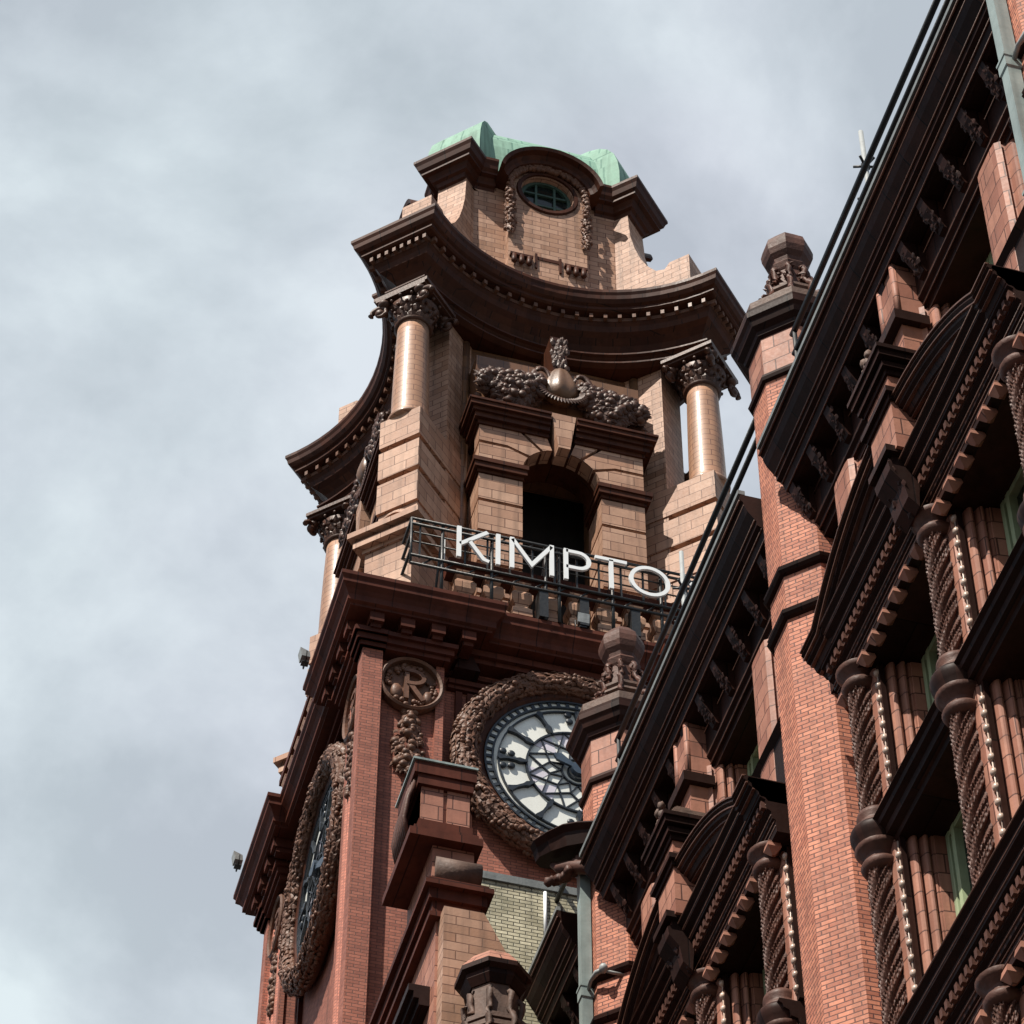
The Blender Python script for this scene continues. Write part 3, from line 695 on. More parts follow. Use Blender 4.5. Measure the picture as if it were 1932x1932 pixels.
for k in range(4):
    T0 = face(k); T1 = face((k+3) % 4)
    pts = [T0(x, y, 0)[:2] for x, y in pth_seg]+[T1(-x, y, 0)[:2] for x, y in pth_seg[::-1]]
    lp = [(-1.6, 67.85), (0, 67.85), (0, 67.75), (-.05, 67.65), (-.09, 67.5), (-.16, 67.42), (-.16, 67.34), (-.28, 67.32), (-.34, 67.22), (-.36, 67.12), (-.44, 67.08), (-.48, 66.95), (-.56, 66.9), (-1.6, 66.9)]
    # check outward: normal should point away from the tower centre
    d = Vector(pts[1])-Vector(pts[0]); nrm = Vector((d.y, -d.x)); f_ = 1 if nrm.dot(Vector(pts[0])-Vector((CX, CY))) > 0 else -1
    MB().sweep(pts, lp, closed=False, flip=f_).build('eaves_cornice', 'brown', P)
    T = corner(k)
    pro = [(2.2, 62.0), (5.2, 62.0), (5.2, 64.15), (4.65, 64.15), (4.5, 63.95), (4.25, 64.05), (4.02, 64.4), (3.83, 64.85), (3.68, 65.4), (3.57, 66.0), (3.52, 66.95), (2.2, 66.95)]
    MB(T).prism(pro, -.42, .42, lambda a, b, c: (a, c, b)).build('scroll_buttress', 'buff_fine', P)
# dome
dome_path = []
for k in (0, 3, 2, 1):
    T = face(k)
    for x, y in ((-1.92, -3.06), (-1.5, -2.62), (-.8, -2.62), (0, -2.62), (.8, -2.62), (1.5, -2.62), (1.92, -3.06)): dome_path.append(T(x, y, 0)[:2])
dl = outward(dome_path, None)
rings = []
for off, z in ((0, 67.84), (.0, 68.5), (.04, 69.0), (.13, 69.45), (.3, 69.85), (.52, 70.15), (.8, 70.38), (1.15, 70.55), (1.6, 70.66)):
    f_ = (3.06-off)/3.06
    ring = []
    for (x, y) in dome_path:
        dx, dy = x-CX, y-CY; r_ = math.hypot(dx, dy)
        # fade the canted plan into a rounder one towards the top
        s_ = f_*(1-(off/1.6)*.06*(r_-2.6)/1.0)
        ring.append((CX+dx*s_, CY+dy*s_, z))
    rings.append(ring)
rings.append([(CX+(x-CX)*.3, CY+(y-CY)*.3, 70.75) for x, y in dome_path]); 
mb = MB(); mb.loft(rings, True, True, False); mb.build('dome', 'copper', P)
# ================================================================== SIGN on the tower balcony
sign = thing('rooftop_sign', (CX, 43.6, 48.3), 'white capital letters KIMPTON on a black iron frame along the tower balcony', 'sign')
mb = MB()
for z in (50.42, 50.58, 49.42, 49.16): mb.tube([(9.9, 43.62, z), (17.4, 43.62, z)], .035, 6)
mb.tube([(9.9, 43.62, 49.16), (9.9, 43.62, 50.6)], .03, 6)
for x in (10.6, 11.7, 12.9, 13.2, 14.4, 15.5, 16.6, 17.3):
    mb.tube([(x, 43.66, 48.3), (x, 43.66, 50.6)], .04, 6); mb.tube([(x, 43.66, 50.5), (x, 44.4, 48.4)], .03, 6)
for i in range(24):
    x = 10.0+i*.31; mb.tube([(x, 43.64, 50.42), (x+.15, 43.64, 50.58)], .02, 5)
for z in (49.9, 50.2):
    mb.tube([(9.9, 43.66, z), (17.4, 43.66, z)], .02, 6)
for i in range(15):
    x = 10.1+i*.5; mb.tube([(x, 43.66, 49.16), (x+.25, 43.66, 49.42)], .022, 5); mb.box(x-.02, x+.02, 43.64, 43.68, 49.42, 50.42)
for x in (12.85, 13.75, 14.9): mb.box(x-.1, x+.1, 43.62, 43.95, 48.35, 49.2)
for i in range(3): mb.tube([(9.9, 43.62, 50.58-.5*i), (9.9, 47.5, 50.58-.5*i)], .035, 6)
mb.build('frame', 'iron', sign)
def letter(nm, strokes):
    mb = MB()
    for s_ in strokes:
        closed = len(s_) > 3 and s_[0] == s_[-1]
        pts = s_[:-1] if closed else s_
        stroke(mb, pts, .095, 43.50, 43.56, lambda a, b, c: (a, c, b), close=closed)
    o = mb.build('letter', 'white', sign); return o
zb, zt, zm = 49.55, 50.52, 50.04
letter('K', [[(10.93, zb), (10.93, zt)], [(10.95, zm-.08), (11.56, zt-.02)], [(11.16, zm+.07), (11.48, zb+.06), (11.6, zb+.02)]])
letter('I', [[(11.80, zb), (11.80, zt)]])
letter('M', [[(12.11, zb), (12.11, zt)], [(12.12, zt-.05), (12.55, zb+.22), (12.99, zt-.05)], [(13.0, zb), (13.0, zt)]])
letter('P', [[(13.32, zb), (13.32, zt)], [(13.32, zt-.06), (13.6, zt-.06)]+[(13.6+.24*math.sin(t), zt-.31+.25*math.cos(t)) for t in [PI*i/10 for i in range(1, 10)]]+[(13.6, zt-.56), (13.32, zt-.56)]])
letter('T', [[(13.98, zt-.06), (14.70, zt-.06)], [(14.34, zb), (14.34, zt-.06)]])
letter('O', [[(15.21+.42*math.cos(t), zm-.01+.42*math.sin(t)) for t in [2*PI*i/36 for i in range(36)]]+[(15.21+.42, zm-.01)]])
letter('N', [[(15.98, zb), (15.98, zt)], [(15.99, zt-.08), (16.6, zb+.08)], [(16.62, zb), (16.62, zt)]])
MB().box(10.66, 10.72, 43.9, 43.98, 49.75, 50.45).build('white_bar', 'white', sign)  # plain white bar, no lamp; stands for a letter seen edge-on

# floodlights
def flood(x, y, z, rz, label):
    t = thing('floodlight', (x, y, z), label, 'floodlight', 'floodlights on the tower cornice')
    c, s_ = math.cos(rz), math.sin(rz); T = lambda a, b, d: (x+a*c-b*s_, y+a*s_+b*c, z+d)
    MB(T).loft([[(-.13, -.1, .12), (.13, -.1, .12), (.13, -.14, .36), (-.13, -.14, .36)], [(-.08, .1, .16), (.08, .1, .16), (.08, .08, .32), (-.08, .08, .32)]]).build('housing', 'grey', t)
    mb = MB(T); mb.tube([(-.15, 0, .24), (-.15, 0, .0), (.15, 0, .0), (.15, 0, .24)], .018, 6); mb.box(-.08, .08, -.08, .08, 0, .03); mb.build('bracket', 'iron', t)
    return t
flood(13.72, 43.72, 48.3, 0, 'small grey floodlight below the T of the white sign')
flood(8.28, 46.3, 48.28, -PI/2, 'dark floodlight on the left cornice edge nearest the front corner')
flood(8.28, 53.0, 48.28, -PI/2, 'dark floodlight on the far back corner of the cornice')

# ================================================================== STREET BUILDING
B = thing('terracotta_building', (13.5, 30, GZ), 'tall red brick and sooty terracotta street facade with octagonal turrets and twisted columns', 'building')
SP = 9.83; TY = [20.37, 30.20, 40.03]; BC = [25.285, 35.115]
XF = 13.46
# body behind the windows
mb = MB(); mb.box(13.8, 24, 5, 44.0, GZ, 37.3); mb.build('wall', 'brick_tower', B)
mb = MB(); mb.prism([(13.0, 37.35), (24, 37.35), (18.6, 42.0)], 5, 40.6, lambda a, b, c: (a, c, b)); mb.build('roof', 'slate', B)
# --- turrets
def turret(cy):
    cx = 13.35
    s1 = MB().octa(cx, cy, [(.75, GZ), (.75, 39.8)]).build('turret', 'brick', B)
    mb = MB()
    for z in (24.6, 34.15, 35.1):
        mb.octa(cx, cy, [(.75, z), (.81, z+.02), (.85, z+.07), (.82, z+.1), (.84, z+.16), (.80, z+.2), (.75, z+.24)])
    mb.octa(cx, cy, [(.76, 39.78), (.81, 39.80), (.83, 39.86), (.80, 39.95), (.76, 39.97)])
    mb.octa(cx, cy, [(.77, 40.92), (.82, 40.96), (.84, 41.04), (.93, 41.12), (.97, 41.22), (1.02, 41.28), (1.03, 41.40), (.99, 41.44), (1.0, 41.5), (.95, 41.52)])
    sub(mb.build('turret_moulding', 'soot', B), s1)
    sub(MB().octa(cx, cy, [(.765, 39.9), (.765, 41.0)]).build('turret_neck', 'tc', B), s1)
    mb = MB()
    mb.octa(cx, cy, [(.93, 41.51), (.93, 41.75), (.72, 41.95), (.66, 42.0)])
    mb.octa(cx, cy, [(.50, 41.98), (.46, 42.12), (.40, 42.2), (.40, 42.32), (.47, 42.36), (.46, 42.42), (.39, 42.45), (.39, 42.5), (.44, 42.54), (.44, 42.6), (.36, 42.66), (.32, 42.72)])
    sub(mb.build('finial_base', 'stone', B), s1)
    mb = MB()
    mb.octa(cx, cy, [(.29, 42.7), (.27, 43.2), (.30, 43.25), (.34, 43.36), (.28, 43.46), (.30, 43.54), (.37, 43.64), (.41, 43.76), (.42, 43.9), (.39, 44.04), (.31, 44.16), (.22, 44.3), (.08, 44.42)])
    for i in range(8):
        a = PI/8+i*PI/4
        for r_, z, k_ in ((.38, 42.95, .10), (.35, 43.15, .09), (.58, 42.15, .11), (.70, 42.0, .10)):
            [leafpiece(mb, (cx+(r_-.04)*math.cos(a)+random.uniform(-.05, .05), cy+(r_-.04)*math.sin(a)+random.uniform(-.05, .05), z+random.uniform(-.09, .09)), k_*.7) for _ in range(7)]
        a2 = i*PI/4
        sc = [(.30, 43.25), (.36, 43.2), (.39, 43.1), (.34, 43.0), (.36, 42.85), (.45, 42.74), (.52, 42.6), (.47, 42.5), (.52, 42.3), (.66, 42.2), (.74, 42.05), (.68, 41.98)]
        mb.tube([(cx+q_*math.cos(a), cy+q_*math.sin(a), z_) for q_, z_ in sc], .055, 6)
    sub(mb.build('finial', 'soot_carve', B), s1)
    return s1
for cy in TY: turret(cy)
# --- one bay
def mouldY(prof, y0, y1, m, name, mb=None):
    """prof closed loop (X,z) extruded along Y"""
    mb = mb or MB(); mb.prism(prof, y0, y1, lambda a, b, c: (a, c, b))
    return mb.build(name, m, B)
def twisted(mb, cx, cy, z0, z1, r=.19, n=80):
    H = z1-z0; K = int(H/.05); rings = []
    Pp = 2.6
    for j in range(K+1):
        z = z0+H*j/K; ring = []
        for i in range(n):
            th = 2*PI*i/n; ph = (5*(th-2*PI*z/Pp)) % (2*PI)
            q = ph/(2*PI)
            if q < .36: rad = r-.062*math.sin(PI*q/.36)
            elif q < .52: rad = r+.030*math.sin(PI*(q-.36)/.16)
            elif q < .60: rad = r-.025
            else: rad = r-.02+.034*abs(math.sin(2*PI*(q-.6)/.4))
            ring.append((cx+rad*math.cos(th), cy+rad*math.sin(th), z))
        rings.append(ring)
    mb.loft(rings, True, True, False)
half0 = [(12.98, .20), (13.0, .30), (13.12, .36), (13.13, .30), (13.23, .33), (13.25, .41)] + \
       [(13.35-.085*math.cos(t), .42+.085*math.sin(t)) for t in [PI*i/6 for i in range(1, 6)]] + [(13.44, .40), (13.47, .46)] + \
       [(13.57-.07*math.cos(t), .49+.07*math.sin(t)) for t in [PI*i/6 for i in range(1, 6)]] + [(13.65, .50), (13.68, .55), (13.72, .55), (13.73, .57), (14.15, .60)]
half = [(12.98+(x-12.98)*.63, b) for x, b in half0]
def pier_mb(yc, z0, z1):
    pl = [(x, yc-b) for x, b in half]+[(x, yc+b) for x, b in half[::-1]]
    return MB().prism(pl, z0, z1)
def eaves(y0, y1):
    pr = [(14.2, 37.62), (12.26, 37.62), (12.24, 37.50), (12.30, 37.44), (12.31, 37.36), (12.36, 37.24), (12.46, 37.10), (12.5, 37.04), (12.5, 36.96), (12.58, 36.92), (12.62, 36.84),
          (12.64, 36.76), (12.72, 36.72), (13.02, 36.70), (13.02, 36.0), (13.08, 35.96), (13.08, 35.88), (13.14, 35.84), (13.14, 35.72), (14.2, 35.72)]
    o = mouldY(pr, y0, y1, 'soot', 'eaves_cornice')
    mb = MB()
    for (x, z, r_) in ((12.24, 37.47, .018), (12.31, 37.38, .014), (12.47, 37.07, .016), (12.58, 36.90, .014), (12.64, 36.74, .014), (13.03, 36.02, .018), (13.08, 35.86, .014), (13.0, 36.55, .012)):
        mb.tube([(x, y0+.01, z), (x, y1-.01, z)], r_, 6)
    sub(mb.build('edge_highlight', 'lit_arris', B), o)  # thin pale rods added to draw line highlights along the eaves
    MB().box(12.22, 12.34, y0, y1, 37.63, 37.72).build('gutter', 'lead', B)
    n_ = int((y1-y0-.4)/.8)
    for i in range(n_+1):
        y = y0+.45+i*.8
        mb = MB(); mb.prism([(12.66, 36.72), (13.03, 36.72), (13.03, 36.1), (12.95, 36.12), (12.86, 36.3), (12.74, 36.5)], y-.09, y+.09, lambda a, b, c_: (a, c_, b))
        for q in range(14): leaf(mb, (12.72+.2*q/14, y+random.uniform(-.1, .1), 36.6-.42*q/14), (.3, random.uniform(-.5, .5), -1), (-1, 0, -.6), .18, .12)
        mb.build('eaves_console', 'soot', B)
def bay(c, ystart):
    cols = (-2.97, 0, 2.97)
    y0, y1 = c-SP/2+.60, c+SP/2-.60
    eaves(ystart, c+SP/2-.62)
    # wall strips by the turrets
    for sg in (-1, 1):
        a, b = sorted((c+sg*3.5, c+sg*(SP/2-.4))); ws = MB().box(XF, 14.2, a, b, GZ, 36.0).build('wall_strip', 'tc', B)
        for q in (3.56, 3.76, 3.98):
            sh = MB().lathe(XF-.10, c+sg*q, [(.085, 24.3), (.085, 36.0)], 14).build('roll_shaft', 'tc', B); sub(sh, ws)
        mb = MB()
        for z_ in (26.2, 30.0, 34.2): mb.box(XF-.2, XF+.1, a+.01, b-.05, z_, z_+.06); mb.box(XF-.24, XF+.1, a+.01, b-.05, z_+.06, z_+.16); mb.box(XF-.2, XF+.1, a+.01, b-.05, z_+.16, z_+.22)
        sub(mb.build('shaft_collar', 'soot', B), ws)
    for yc in cols:
        for z0, z1 in ((14, 23.2), (24.3, 28.1), (28.45, 31.3), (32.2, 35.8)):
            p = pier_mb(c+yc, z0, z1).build('pier', 'tc', B)
            if z0 > 20 and z0 < 30:
                mb = MB(); z = z0+.2
                while z < z1-.1:
                    for sg in (-1, 1): mb.lathe(13.02, c+yc+sg*.37, [(.012, z-.062), (.044, z-.04), (.055, z), (.044, z+.04), (.012, z+.062)], 8)
                    z += .25
                for sg in (-1, 1): mb.lathe(13.02, c+yc+sg*.37, [(.012, z0+.1), (.012, z1-.1)], 6)
                sub(mb.build('bead_strip', 'cream', B), p)
                gv = MB()
                for sg in (-1, 1): gv.box(13.025, 13.10, c+yc+sg*.37-.062, c+yc+sg*.37+.062, z0, z1)
                sub(gv.build('bead_groove', 'soot', B), p)
        # twisted columns
        for z0, z1 in ((19.5, 23.1), (24.4, 27.75), (28.75, 31.1)):
            mb = MB(); twisted(mb, 12.92, c+yc, z0, z1); cl = mb.build('twisted_column', 'soot_carve', B)
            mb = MB(); mb.lathe(12.92, c+yc, [(.2, z1-.05), (.25, z1), (.28, z1+.06), (.25, z1+.12), (.2, z1+.15), (.22, z1+.22), (.3, z1+.3), (.34, z1+.36), (.3, z1+.4)], 24)
            mb.lathe(12.92, c+yc, [(.3, z0-.35), (.31, z0-.27), (.26, z0-.22), (.24, z0-.16), (.27, z0-.1), (.26, z0-.03), (.2, z0+.03)], 24)
            sub(mb.build('column_ring', 'soot_carve', B), cl)
    # transoms
    def transom(zt_, nm='transom'):
        pr = [(14.2, zt_), (12.74, zt_), (12.72, zt_-.05), (12.78, zt_-.09), (12.8, zt_-.15), (12.88, zt_-.19), (12.9, zt_-.28), (13.0, zt_-.31), (13.02, zt_-.38), (14.2, zt_-.38)]
        o = mouldY(pr, c-3.35, c+3.35, 'soot', nm)
        mb = MB()
        for yc in cols: mb.lathe(12.92, c+yc, [(.28, zt_-.38), (.3, zt_-.28), (.34, zt_-.2), (.37, zt_-.12), (.38, zt_-.05), (.36, zt_)], 24)
        sub(mb.build('transom_ring', 'soot', B), o)
    transom(28.42)
    # hood storeys
    def hood(zb_, arcs=True):
        # lintel + cornice, profile from bottom zb_
        z = zb_
        pr = [(14.2, z+1.0), (12.42, z+1.0), (12.40, z+.93), (12.46, z+.88), (12.47, z+.80), (12.56, z+.74), (12.58, z+.64), (12.66, z+.60), (12.68, z+.42), (12.74, z+.38), (12.75, z+.25), (12.80, z+.22), (12.80, z), (14.2, z)]
        o = mouldY(pr, c-3.62, c+3.5, 'soot', 'hood_cornice')
        mb = MB()
        for i in range(44):
            y = c-3.55+i*.16; mb.box(12.6, 12.68, y-.04, y+.04, z+.45, z+.58)
        mb.box(12.655, 12.675, c-3.57, c+3.4, z+.455, z+.575)
        sub(mb.build('dentil_course', 'soot_carve', B), o)
        mb = MB()
        for (x, dz, r_) in ((12.40, .95, .016), (12.47, .84, .014), (12.57, .69, .014), (12.67, .51, .012), (12.74, .32, .014), (12.80, .12, .016), (12.79, .22, .012)):
            mb.tube([(x, c-3.6, z+dz), (x, c+3.48, z+dz)], r_, 6)
        sub(mb.build('edge_highlight', 'lit_arris', B), o)  # pale rods painted as line highlights on the hood cornice
        st = []
        for i in range(17):                                   # pointed pendants under the lintel
            y = c-3.3+i*.415
            if min(abs(y-c-q) for q in cols) < .3: continue
            mb = MB(); mb.loft([[(12.75, y-.09, z+.02), (12.75, y+.09, z+.02), (12.93, y+.09, z+.02), (12.93, y-.09, z+.02)],
                                [(12.73, y-.10, z-.08), (12.73, y+.10, z-.08), (12.95, y+.10, z-.08), (12.95, y-.10, z-.08)],
                                [(12.82, y-.02, z-.2), (12.82, y+.02, z-.2), (12.86, y+.02, z-.2), (12.86, y-.02, z-.2)]])
            sub(mb.build('pendant', 'tc', B), o)
        if not arcs: return
        # broken segmental pediment
        hw, rise = 3.12, 1.08; Rr = (hw*hw+rise*rise)/(2*rise); zc_ = z+1.02+rise-Rr
        for sg in (-1, 1):
            a0_ = math.asin(hw/Rr); a1_ = math.asin(.42/Rr)
            pts = [(c+sg*3.62, z+1.02)]+[(c+sg*Rr*math.sin(a0_+(a1_-a0_)*i/12), zc_+Rr*math.cos(a0_+(a1_-a0_)*i/12)) for i in range(13)]
            prf = [(0, 13.0), (0, 12.36), (-.07, 12.34), (-.11, 12.40), (-.19, 12.42), (-.25, 12.52), (-.34, 12.56), (-.38, 12.66), (-.44, 12.7), (-.44, 13.0)]
            d = Vector(pts[1])-Vector(pts[0]); f_ = 1 if (Vector((d.y, -d.x))*1).y > 0 else -1
            MB().sweep(pts, prf, lambda a, b, c_: (c_, a, b), closed=False, flip=f_).build('pediment_arc', 'soot', B)
            mb = MB()
            for q_, x_ in ((.0, 12.35), (-.13, 12.4), (-.24, 12.5), (-.36, 12.62)):
                mb.sweep(pts, [(q_-.012, x_-.03), (q_+.012, x_-.03), (q_+.012, x_+.03), (q_-.012, x_+.03)], lambda a, b, c_: (c_, a, b), closed=False, flip=f_)
            mb.build('arc_highlight', 'lit_arris', B)  # pale strips stand in for highlights along the pediment arc
        tym = [(c-3.3, z+1.0)]+[(c+Rr*math.sin(t), zc_-.3+Rr*math.cos(t)) for t in [-math.asin(hw/Rr)+2*math.asin(hw/Rr)*i/16 for i in range(17)]]+[(c+3.3, z+1.0)]
        ty = MB().prism(tym, 12.86, 14.2, lambda a, b, c_: (c_, a, b)).build('tympanum', 'soot', B)
        mb = MB()
        for i in range(90):
            y = random.uniform(-2.7, 2.7)
            zz = z+1.1+random.uniform(0, max(.05, .5*(1-(y/3.0)**2)))
            k_ = random.uniform(.05, .1); mb.blob((12.82-random.uniform(0, .14), c+y, zz), k_*.8, k_*random.uniform(.8, 1.8), k_, None, .25)
        for sg in (-1, 1):
            for q in range(4):
                y = c+sg*(.9+.55*q); zz = z+1.3; 
                mb.tube([(12.78, y+.16*math.cos(t)*math.exp(-t*.12), zz+.16*math.sin(t)*math.exp(-t*.12)) for t in [j*.5 for j in range(14)]], .032, 6)
        sub(mb.build('leaf_carving', 'soot_carve', B), ty)
        # centre console on the cornice
        mb = MB(); mb.prism([(12.30, z+1.0), (12.30, z+.9), (12.22, z+.85), (12.24, z+.7), (12.40, z+.5), (12.45, z+.2), (12.60, z+.05), (12.62, z+.3), (12.7, z+1.0)], c-.26, c+.26, lambda a, b, c_: (a, c_, b))
        mb.prism([(12.18, z+1.12), (12.18, z+1.0), (12.9, z+1.0), (12.9, z+1.12)], c-.34, c+.34, lambda a, b, c_: (a, c_, b))
        for q in range(26): leaf(mb, (12.26+.3*q/26+random.uniform(-.02, .02), c+random.uniform(-.24, .24), z+.85-.75*q/26), (.4, random.uniform(-.6, .6), -1), (-1, 0, -.5), .2, .13)
        mb.build('console', 'soot', B)
    hood(31.35); hood(23.3, False)
    # attic centre pedestal
    mb = MB(); mb.box(12.32, 13.1, c-.40, c+.40, 32.4, 33.95); mb.box(12.70, 13.1, c-.31, c+.31, 34.6, 36.74); mb.lathe(12.71, c-.26, [(.06, 35.5), (.06, 36.74)], 10); mb.lathe(12.71, c+.26, [(.06, 35.5), (.06, 36.74)], 10)
    ped = mb.build('attic_pedestal', 'tc', B)
    mb = MB()
    for (o, z0, z1) in ((.04, 33.35, 33.45), (.1, 33.45, 33.55), (.04, 33.9, 34.0), (.10, 34.0, 34.1), (.05, 34.1, 34.16), (.16, 34.16, 34.28), (.2, 34.28, 34.36)):
        mb.box(12.32-o, 13.1, c-.40-o, c+.40+o, z0, z1)
    mb.box(12.56, 13.1, c-.42, c+.42, 35.3, 35.5)
    sub(mb.build('pedestal_cap', 'soot', B), ped)
    mb = MB()
    for j in range(7):                                         # ribbed cushion
        z0 = 34.36+j*.07; o = .10-.028*j-.004*j*j
        mb.lathe(12.72, c, [((.56+o)*.7, z0), ((.60+o)*.9, z0+.02), ((.60+o)*.9, z0+.05), ((.56+o)*.7, z0+.07)], 4, False, PI/4)
        mb.box(12.36-o*.6+.03, 13.0, c-.42-o, c+.42+o, z0+.012, z0+.058)
    for i in range(20):
        mb.blob((12.5-random.uniform(0, .1), c+.42+random.uniform(-.12, .12), 34.9+random.uniform(0, .45)), .06, .07, .09, None, .2)
    sub(mb.build('scroll_cushion', 'stone', B), ped)
    # attic sill
    mouldY([(14.2, 33.6), (12.95, 33.6), (12.9, 33.5), (13.0, 33.4), (13.0, 32.3), (14.2, 32.3)], c-4.3, c+4.3, 'soot', 'attic_sill')
    # windows
    for wi, (a, b) in enumerate(((-2.97+.6, -.6), (.6, 2.97-.6))):
        for z0, z1 in ((14, 23.3), (24.3, 28.05), (28.42, 31.35), (33.6, 35.75)):
            gl = MB().box(13.72, 13.76, c+a, c+b, z0, z1).build('window', 'glass', B)
            mb = MB()
            for y in (a+.05, a+.22, (a+b)/2-.06, (a+b)/2+.06, b-.22, b-.05):
                mb.box(13.60, 13.72, c+y-.05, c+y+.05, z0, z1)
            mb.box(13.61, 13.72, c+a, c+b, z0, z0+.1); mb.box(13.61, 13.72, c+a, c+b, z1-.1, z1); mb.box(13.63, 13.72, c+a, c+b, (z0+z1)/2-.04, (z0+z1)/2+.04)
            sub(mb.build('window_frame', 'green', B), gl)
    # spandrel below lower hood
    for sg in (-1, 1): pass
bay(BC[0], BC[0]-SP/2-.2); bay(BC[1], BC[1]-SP/2+.33)
# bay further back towards the camera side, plain
MB().box(13.0, 14.2, 5, TY[0]-.6, GZ, 37.4).build('near_wall', 'brick', B)
# ends beyond the last turret
MB().box(13.2, 14.25, 40.6, 44.0, GZ, 36.0).build('end_wall', 'brick', B)
eaves(40.85, 44.6)
MB().box(13.02, 13.2, 40.6, 44.0, 20, 35.8).build('frieze_wall', 'soot', B)
# --- downpipes and gutter spouts
def downpipe(cy, ztop):
    x = 12.48; y = cy-.02
    mb = MB(); mb.lathe(x, y, [(.135, GZ), (.135, ztop)], 4, False, PI/4)
    o = mb.build('downpipe', 'pipe', B)
    mb = MB()
    z = 37.88
    while z > 0:
        mb.lathe(x, y, [(.14, z-.1), (.165, z-.08), (.165, z+.12), (.185, z+.13), (.185, z+.18), (.14, z+.18)], 4, False, PI/4)
        z -= 2.88
    sub(mb.build('pipe_collar', 'pipe', B), o)
    z = 37.95
    while z > 20:
        mb = MB(); mb.tube([(x+.02, y-.1, z), (12.47, cy-.34, z+.02), (12.52, cy-.52, z+.06), (12.62, cy-.66, z+.06)], [.035, .035, .05, .04], 8)
        mb.blob((12.6, cy-.68, z+.05), .08, .09, .10); mb.tube([(12.6, cy-.68, z), (12.98, cy-.66, z)], .03, 6); mb.blob((12.52, cy-.5, z+.06), .05, .06, .06)
        sub(mb.build('pipe_bracket', 'grey', B), o); z -= 2.88
downpipe(TY[2], 38.5); downpipe(TY[0], 38.0)
def spout(cy):
    # projecting moulded gutter spout with carved bracket, swung out diagonally past the turret
    ox, oy = 12.62, cy-.55; q = 1/math.sqrt(2)
    T = lambda u_, v_, z_: (ox-u_*.66+v_*.75, oy+u_*.75+v_*.66, z_)
    mb = MB(T)
    secs = []
    for u_, hw, dz in ((-.1, .30, -.12), (.2, .34, -.02), (.5, .38, .03), (.85, .36, .04), (1.15, .30, .05), (1.3, .2, .05)):
        zt_ = 38.5+dz; th = .42*(1-.35*max(0, u_-.5))
        hw *= 1.1; secs.append([(u_, -hw, zt_), (u_, -hw-.04, zt_-.06), (u_, -hw+.06, zt_-.16), (u_, -hw+.14, zt_-th), (u_, hw-.14, zt_-th), (u_, hw-.06, zt_-.16), (u_, hw+.04, zt_-.06), (u_, hw, zt_)])
    mb.loft(secs); o = mb.build('gutter_spout', 'soot', B)
    mb = MB(T)
    for j in range(22): mb.blob((.1+j*.045, random.uniform(-.1, .1), 38.03-.02*j+.1*math.sin(j*.4)), .09, .09, .1, None, .2)
    mb.tube([(1.0, 0, 38.1), (.85, 0, 37.95), (.6, 0, 37.85), (.3, 0, 37.7), (.0, 0, 37.45)], [.05, .1, .13, .14, .12], 8)
    sub(mb.build('spout_bracket', 'soot_carve', B), o)
spout(TY[2])

# guard rails and masts on the street roof
for i, c in enumerate(BC+[BC[1]+SP]):
    lab = ['twin black guard rail above the cornice right of the large finial', 'twin black guard rail above the cornice between the two turrets', 'short twin black guard rail in front of the cream brick block'][i]
    t = thing('guard_rail', (12.9, c, 37.4), lab, 'railing', 'roof guard rails')
    a, b = c-SP/2+.6, (c+SP/2-.9 if i < 2 else 43.6)
    mb = MB()
    mb.tube([(12.9, a, 40.42), (12.9, b, 40.42)], .055, 8); mb.build('top_rail', 'iron', t)
    mb = MB(); mb.tube([(12.9, a, 39.92), (12.9, b, 39.92)], .05, 8); mb.build('lower_rail', 'iron', t)
    for y in (a+.2, b-.1):
        MB().tube([(12.9, y, 37.4), (12.9, y, 40.45)], .04, 6).build('post', 'iron', t)
def mast(x, y, z0, z1, lab):
    t = thing('mast', (x, y, z0), lab, 'mast', 'roof masts')
    MB().tube([(x, y, z0), (x, y, z1)], .045, 8).build('pole', 'grey', t)
    for z in (z1-1.0, z1-1.9):
        mb = MB()
        for k in range(5):
            a = k*1.3; mb.tube([(x, y, z), (x+.2*math.cos(a), y+.2*math.sin(a), z+.06)], .025, 5)
        mb.lathe(x, y, [(.05, z-.08), (.08, z-.05), (.08, z+.05), (.05, z+.08)], 8)
        mb.build('clamp', 'iron', t)
mast(13.6, 27.2, 38.0, 43.6, 'thin grey mast with clamps beside the guard rail')
mast(13.6, 37.05, 38.0, 43.6, 'pale thin mast in front of the last letters of the sign')

# ================================================================== WING beside the tower
W = thing('gabled_wing', (11, 42.5, GZ), 'low red terracotta wing with scrolled gable between small turret and clock tower', 'building')
Wp = W
WT = lambda x, y, z: (x*.93, y*.93, z*.93)
def wb(name, m, boxes):
    mb = MB(WT)
    for b_ in boxes: mb.box(*b_)
    return mb.build(name, m, Wp)
wb('gable_pedestal', 'tc', [(9.95, 10.38, 42.1, 43.2, 40.35, 41.25), (10.46, 10.9, 42.1, 43.2, 40.35, 41.25), (9.95, 10.9, 42.16, 43.2, 40.3, 41.3)])
wb('pedestal_moulding', 'brown_red', [(9.86, 10.95, 42.02, 43.3, 41.25, 41.5), (9.78, 11.0, 41.98, 43.3, 41.5, 41.8), (9.9, 10.95, 42.04, 43.3, 40.1, 40.36), (9.8, 11.05, 41.96, 44.0, 39.98, 40.12), (9.7, 11.12, 41.88, 44.0, 39.8, 39.98)])
wb('lead_cap', 'pipe', [(9.74, 11.02, 41.94, 43.4, 41.8, 41.85)])
mb = MB(WT)
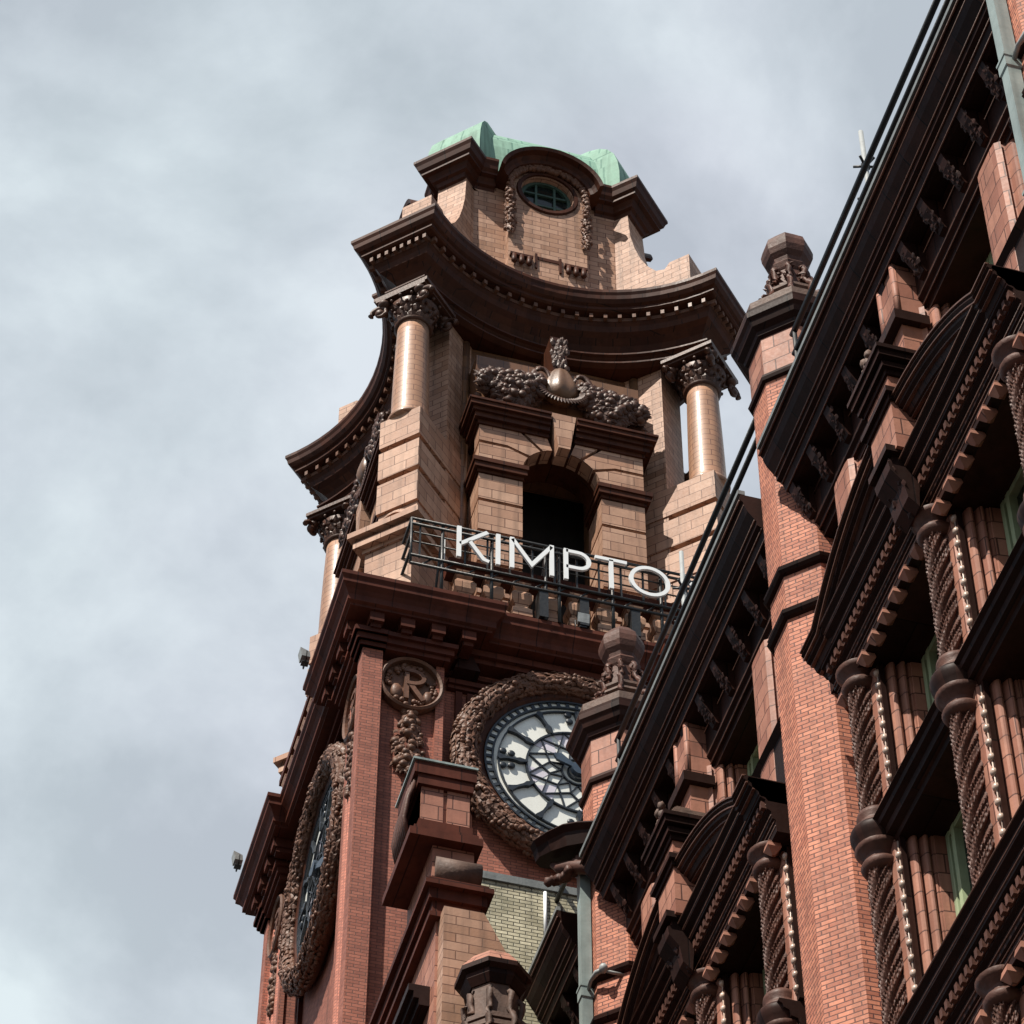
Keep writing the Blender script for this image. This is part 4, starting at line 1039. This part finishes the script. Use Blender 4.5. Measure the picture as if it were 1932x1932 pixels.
for j in range(9):
    t = j/8; mb.tube([(9.86-.05*math.sin(PI*t), 42.2+.1*j, 41.5-.0*j), (9.72, 42.2+.1*j, 41.0), (9.66, 42.25+.1*j, 40.5), (9.75, 42.3+.1*j, 40.1)], .05, 6)
mb.build('scroll', 'soot_carve', Wp)
wb('upper_block', 'tc', [(10.2, 11.0, 42.1, 44.0, 38.9, 39.85)])
mb = MB(WT); 
mb.loft([[(x, 42.2+.32*math.cos(t), 39.2+.32*math.sin(t)) for t in [2*PI*i/20 for i in range(20)]] for x in (10.25, 11.12)], True, True, True)
mb.build('roll', 'stone', Wp)
wb('gable_cornice', 'brown_red', [(10.1, 11.25, 41.9, 46.8, 38.72, 38.84), (10.02, 11.32, 41.8, 46.8, 38.6, 38.72), (10.12, 11.22, 41.92, 46.8, 38.35, 38.6), (10.2, 11.15, 42.0, 46.8, 38.05, 38.35), (10.14, 11.18, 41.95, 46.8, 37.95, 38.05)])
mb = MB(WT); mb.box(10.3, 11.1, 42.1, 46.6, GZ/.93, 38.0); mb.build('wall', 'tc', Wp)
mb = MB(WT)
for (o, z0, z1) in ((0, 36.2, 36.35), (.1, 36.35, 36.5), (.2, 36.5, 36.65)): mb.box(10.1-o, 10.4, 42.4, 44.1, z0, z1)
mb.sweep([(42.5+.75+.75*math.cos(t), 34.9+.75*math.sin(t)) for t in [PI*i/12 for i in range(13)]], [(-.1, 10.05), (.12, 10.0), (.12, 10.35), (-.1, 10.35)], lambda a, b, c: (c, a, b), closed=False)
mb.build('side_hood', 'soot', Wp)
mb = MB(WT); mb.prism([(10.35, 38.0), (11.1, 38.0), (11.6, 37.0), (11.6, 30), (10.35, 30)], 41.7, 42.12, lambda a, b, c: (a, c, b)); mb.build('raking_parapet', 'buff_fine', Wp)
mb = MB(WT); mb.octa(11.15, 41.2, [(.55, GZ/.93), (.55, 33.9)]); wt = mb.build('turret', 'brick', Wp)
mb = MB(WT)
for (a_, z0, z1) in ((.72, 34.0, 34.3), (.5, 34.3, 34.6), (.56, 34.6, 34.7), (.46, 34.7, 34.76), (.56, 34.76, 34.86)): mb.octa(11.15, 41.2, [(a_, z0), (a_, z1)])
mb.octa(11.15, 41.2, [(.42, 34.86), (.42, 35.6)])
for i in range(8):
    a = PI/8+i*PI/4
    mb.tube([(11.15+q_*math.cos(a), 41.2+q_*math.sin(a), z_) for q_, z_ in ((.42, 35.5), (.52, 35.4), (.5, 35.2), (.46, 35.05), (.58, 34.9), (.62, 34.75), (.56, 34.6), (.66, 34.45), (.78, 34.35), (.76, 34.2))], .06, 6)
sub(mb.build('finial', 'stone', Wp), wt)
mb = MB(WT); mb.octa(11.15, 41.2, [(.45, 35.6), (.54, 35.75), (.54, 35.85), (.64, 35.9), (.64, 36.0)]); sub(mb.build('finial_moulding', 'soot', Wp), wt)
mb = MB(WT); mb.octa(11.15, 41.2, [(.64, 36.0), (.40, 36.35), (.1, 36.6)]); sub(mb.build('finial_cap', 'tc', Wp), wt)

blk = thing('brick_block', (12.4, 43.3, GZ), 'cream glazed brick block with lead coping below the clock face', 'building')
MB().box(11.35, 13.6, 43.1, 44.05, GZ, 40.12).build('wall', 'whitebrick', blk)
MB().box(11.3, 13.65, 43.05, 44.06, 40.12, 40.3).build('coping', 'lead', blk)
MB().tube([(12.66, 43.06, 38.9), (12.66, 43.06, 40.05)], .035, 8).build('vent_pipe', 'white', blk)

# the terrace across the street, behind the camera's left shoulder
O = thing('terrace', (-20, 20, GZ), 'plain dark brick terrace on the far side of the street', 'building')
MB().box(-28, -13, -40, 120, GZ, 15.0).build('wall', 'brick_tower', O)
MB().prism([(-28.4, 15.0), (-12.6, 15.0), (-20.5, 18.5)], -40, 120, lambda a, b, c: (a, c, b)).build('roof', 'slate', O)
for i in range(26):
    for zz in (2.0, 6.0, 10.0):
        MB().box(-13.0, -12.97, -36+6*i, -34.4+6*i, zz, zz+2.2).build('window', 'glass', O)
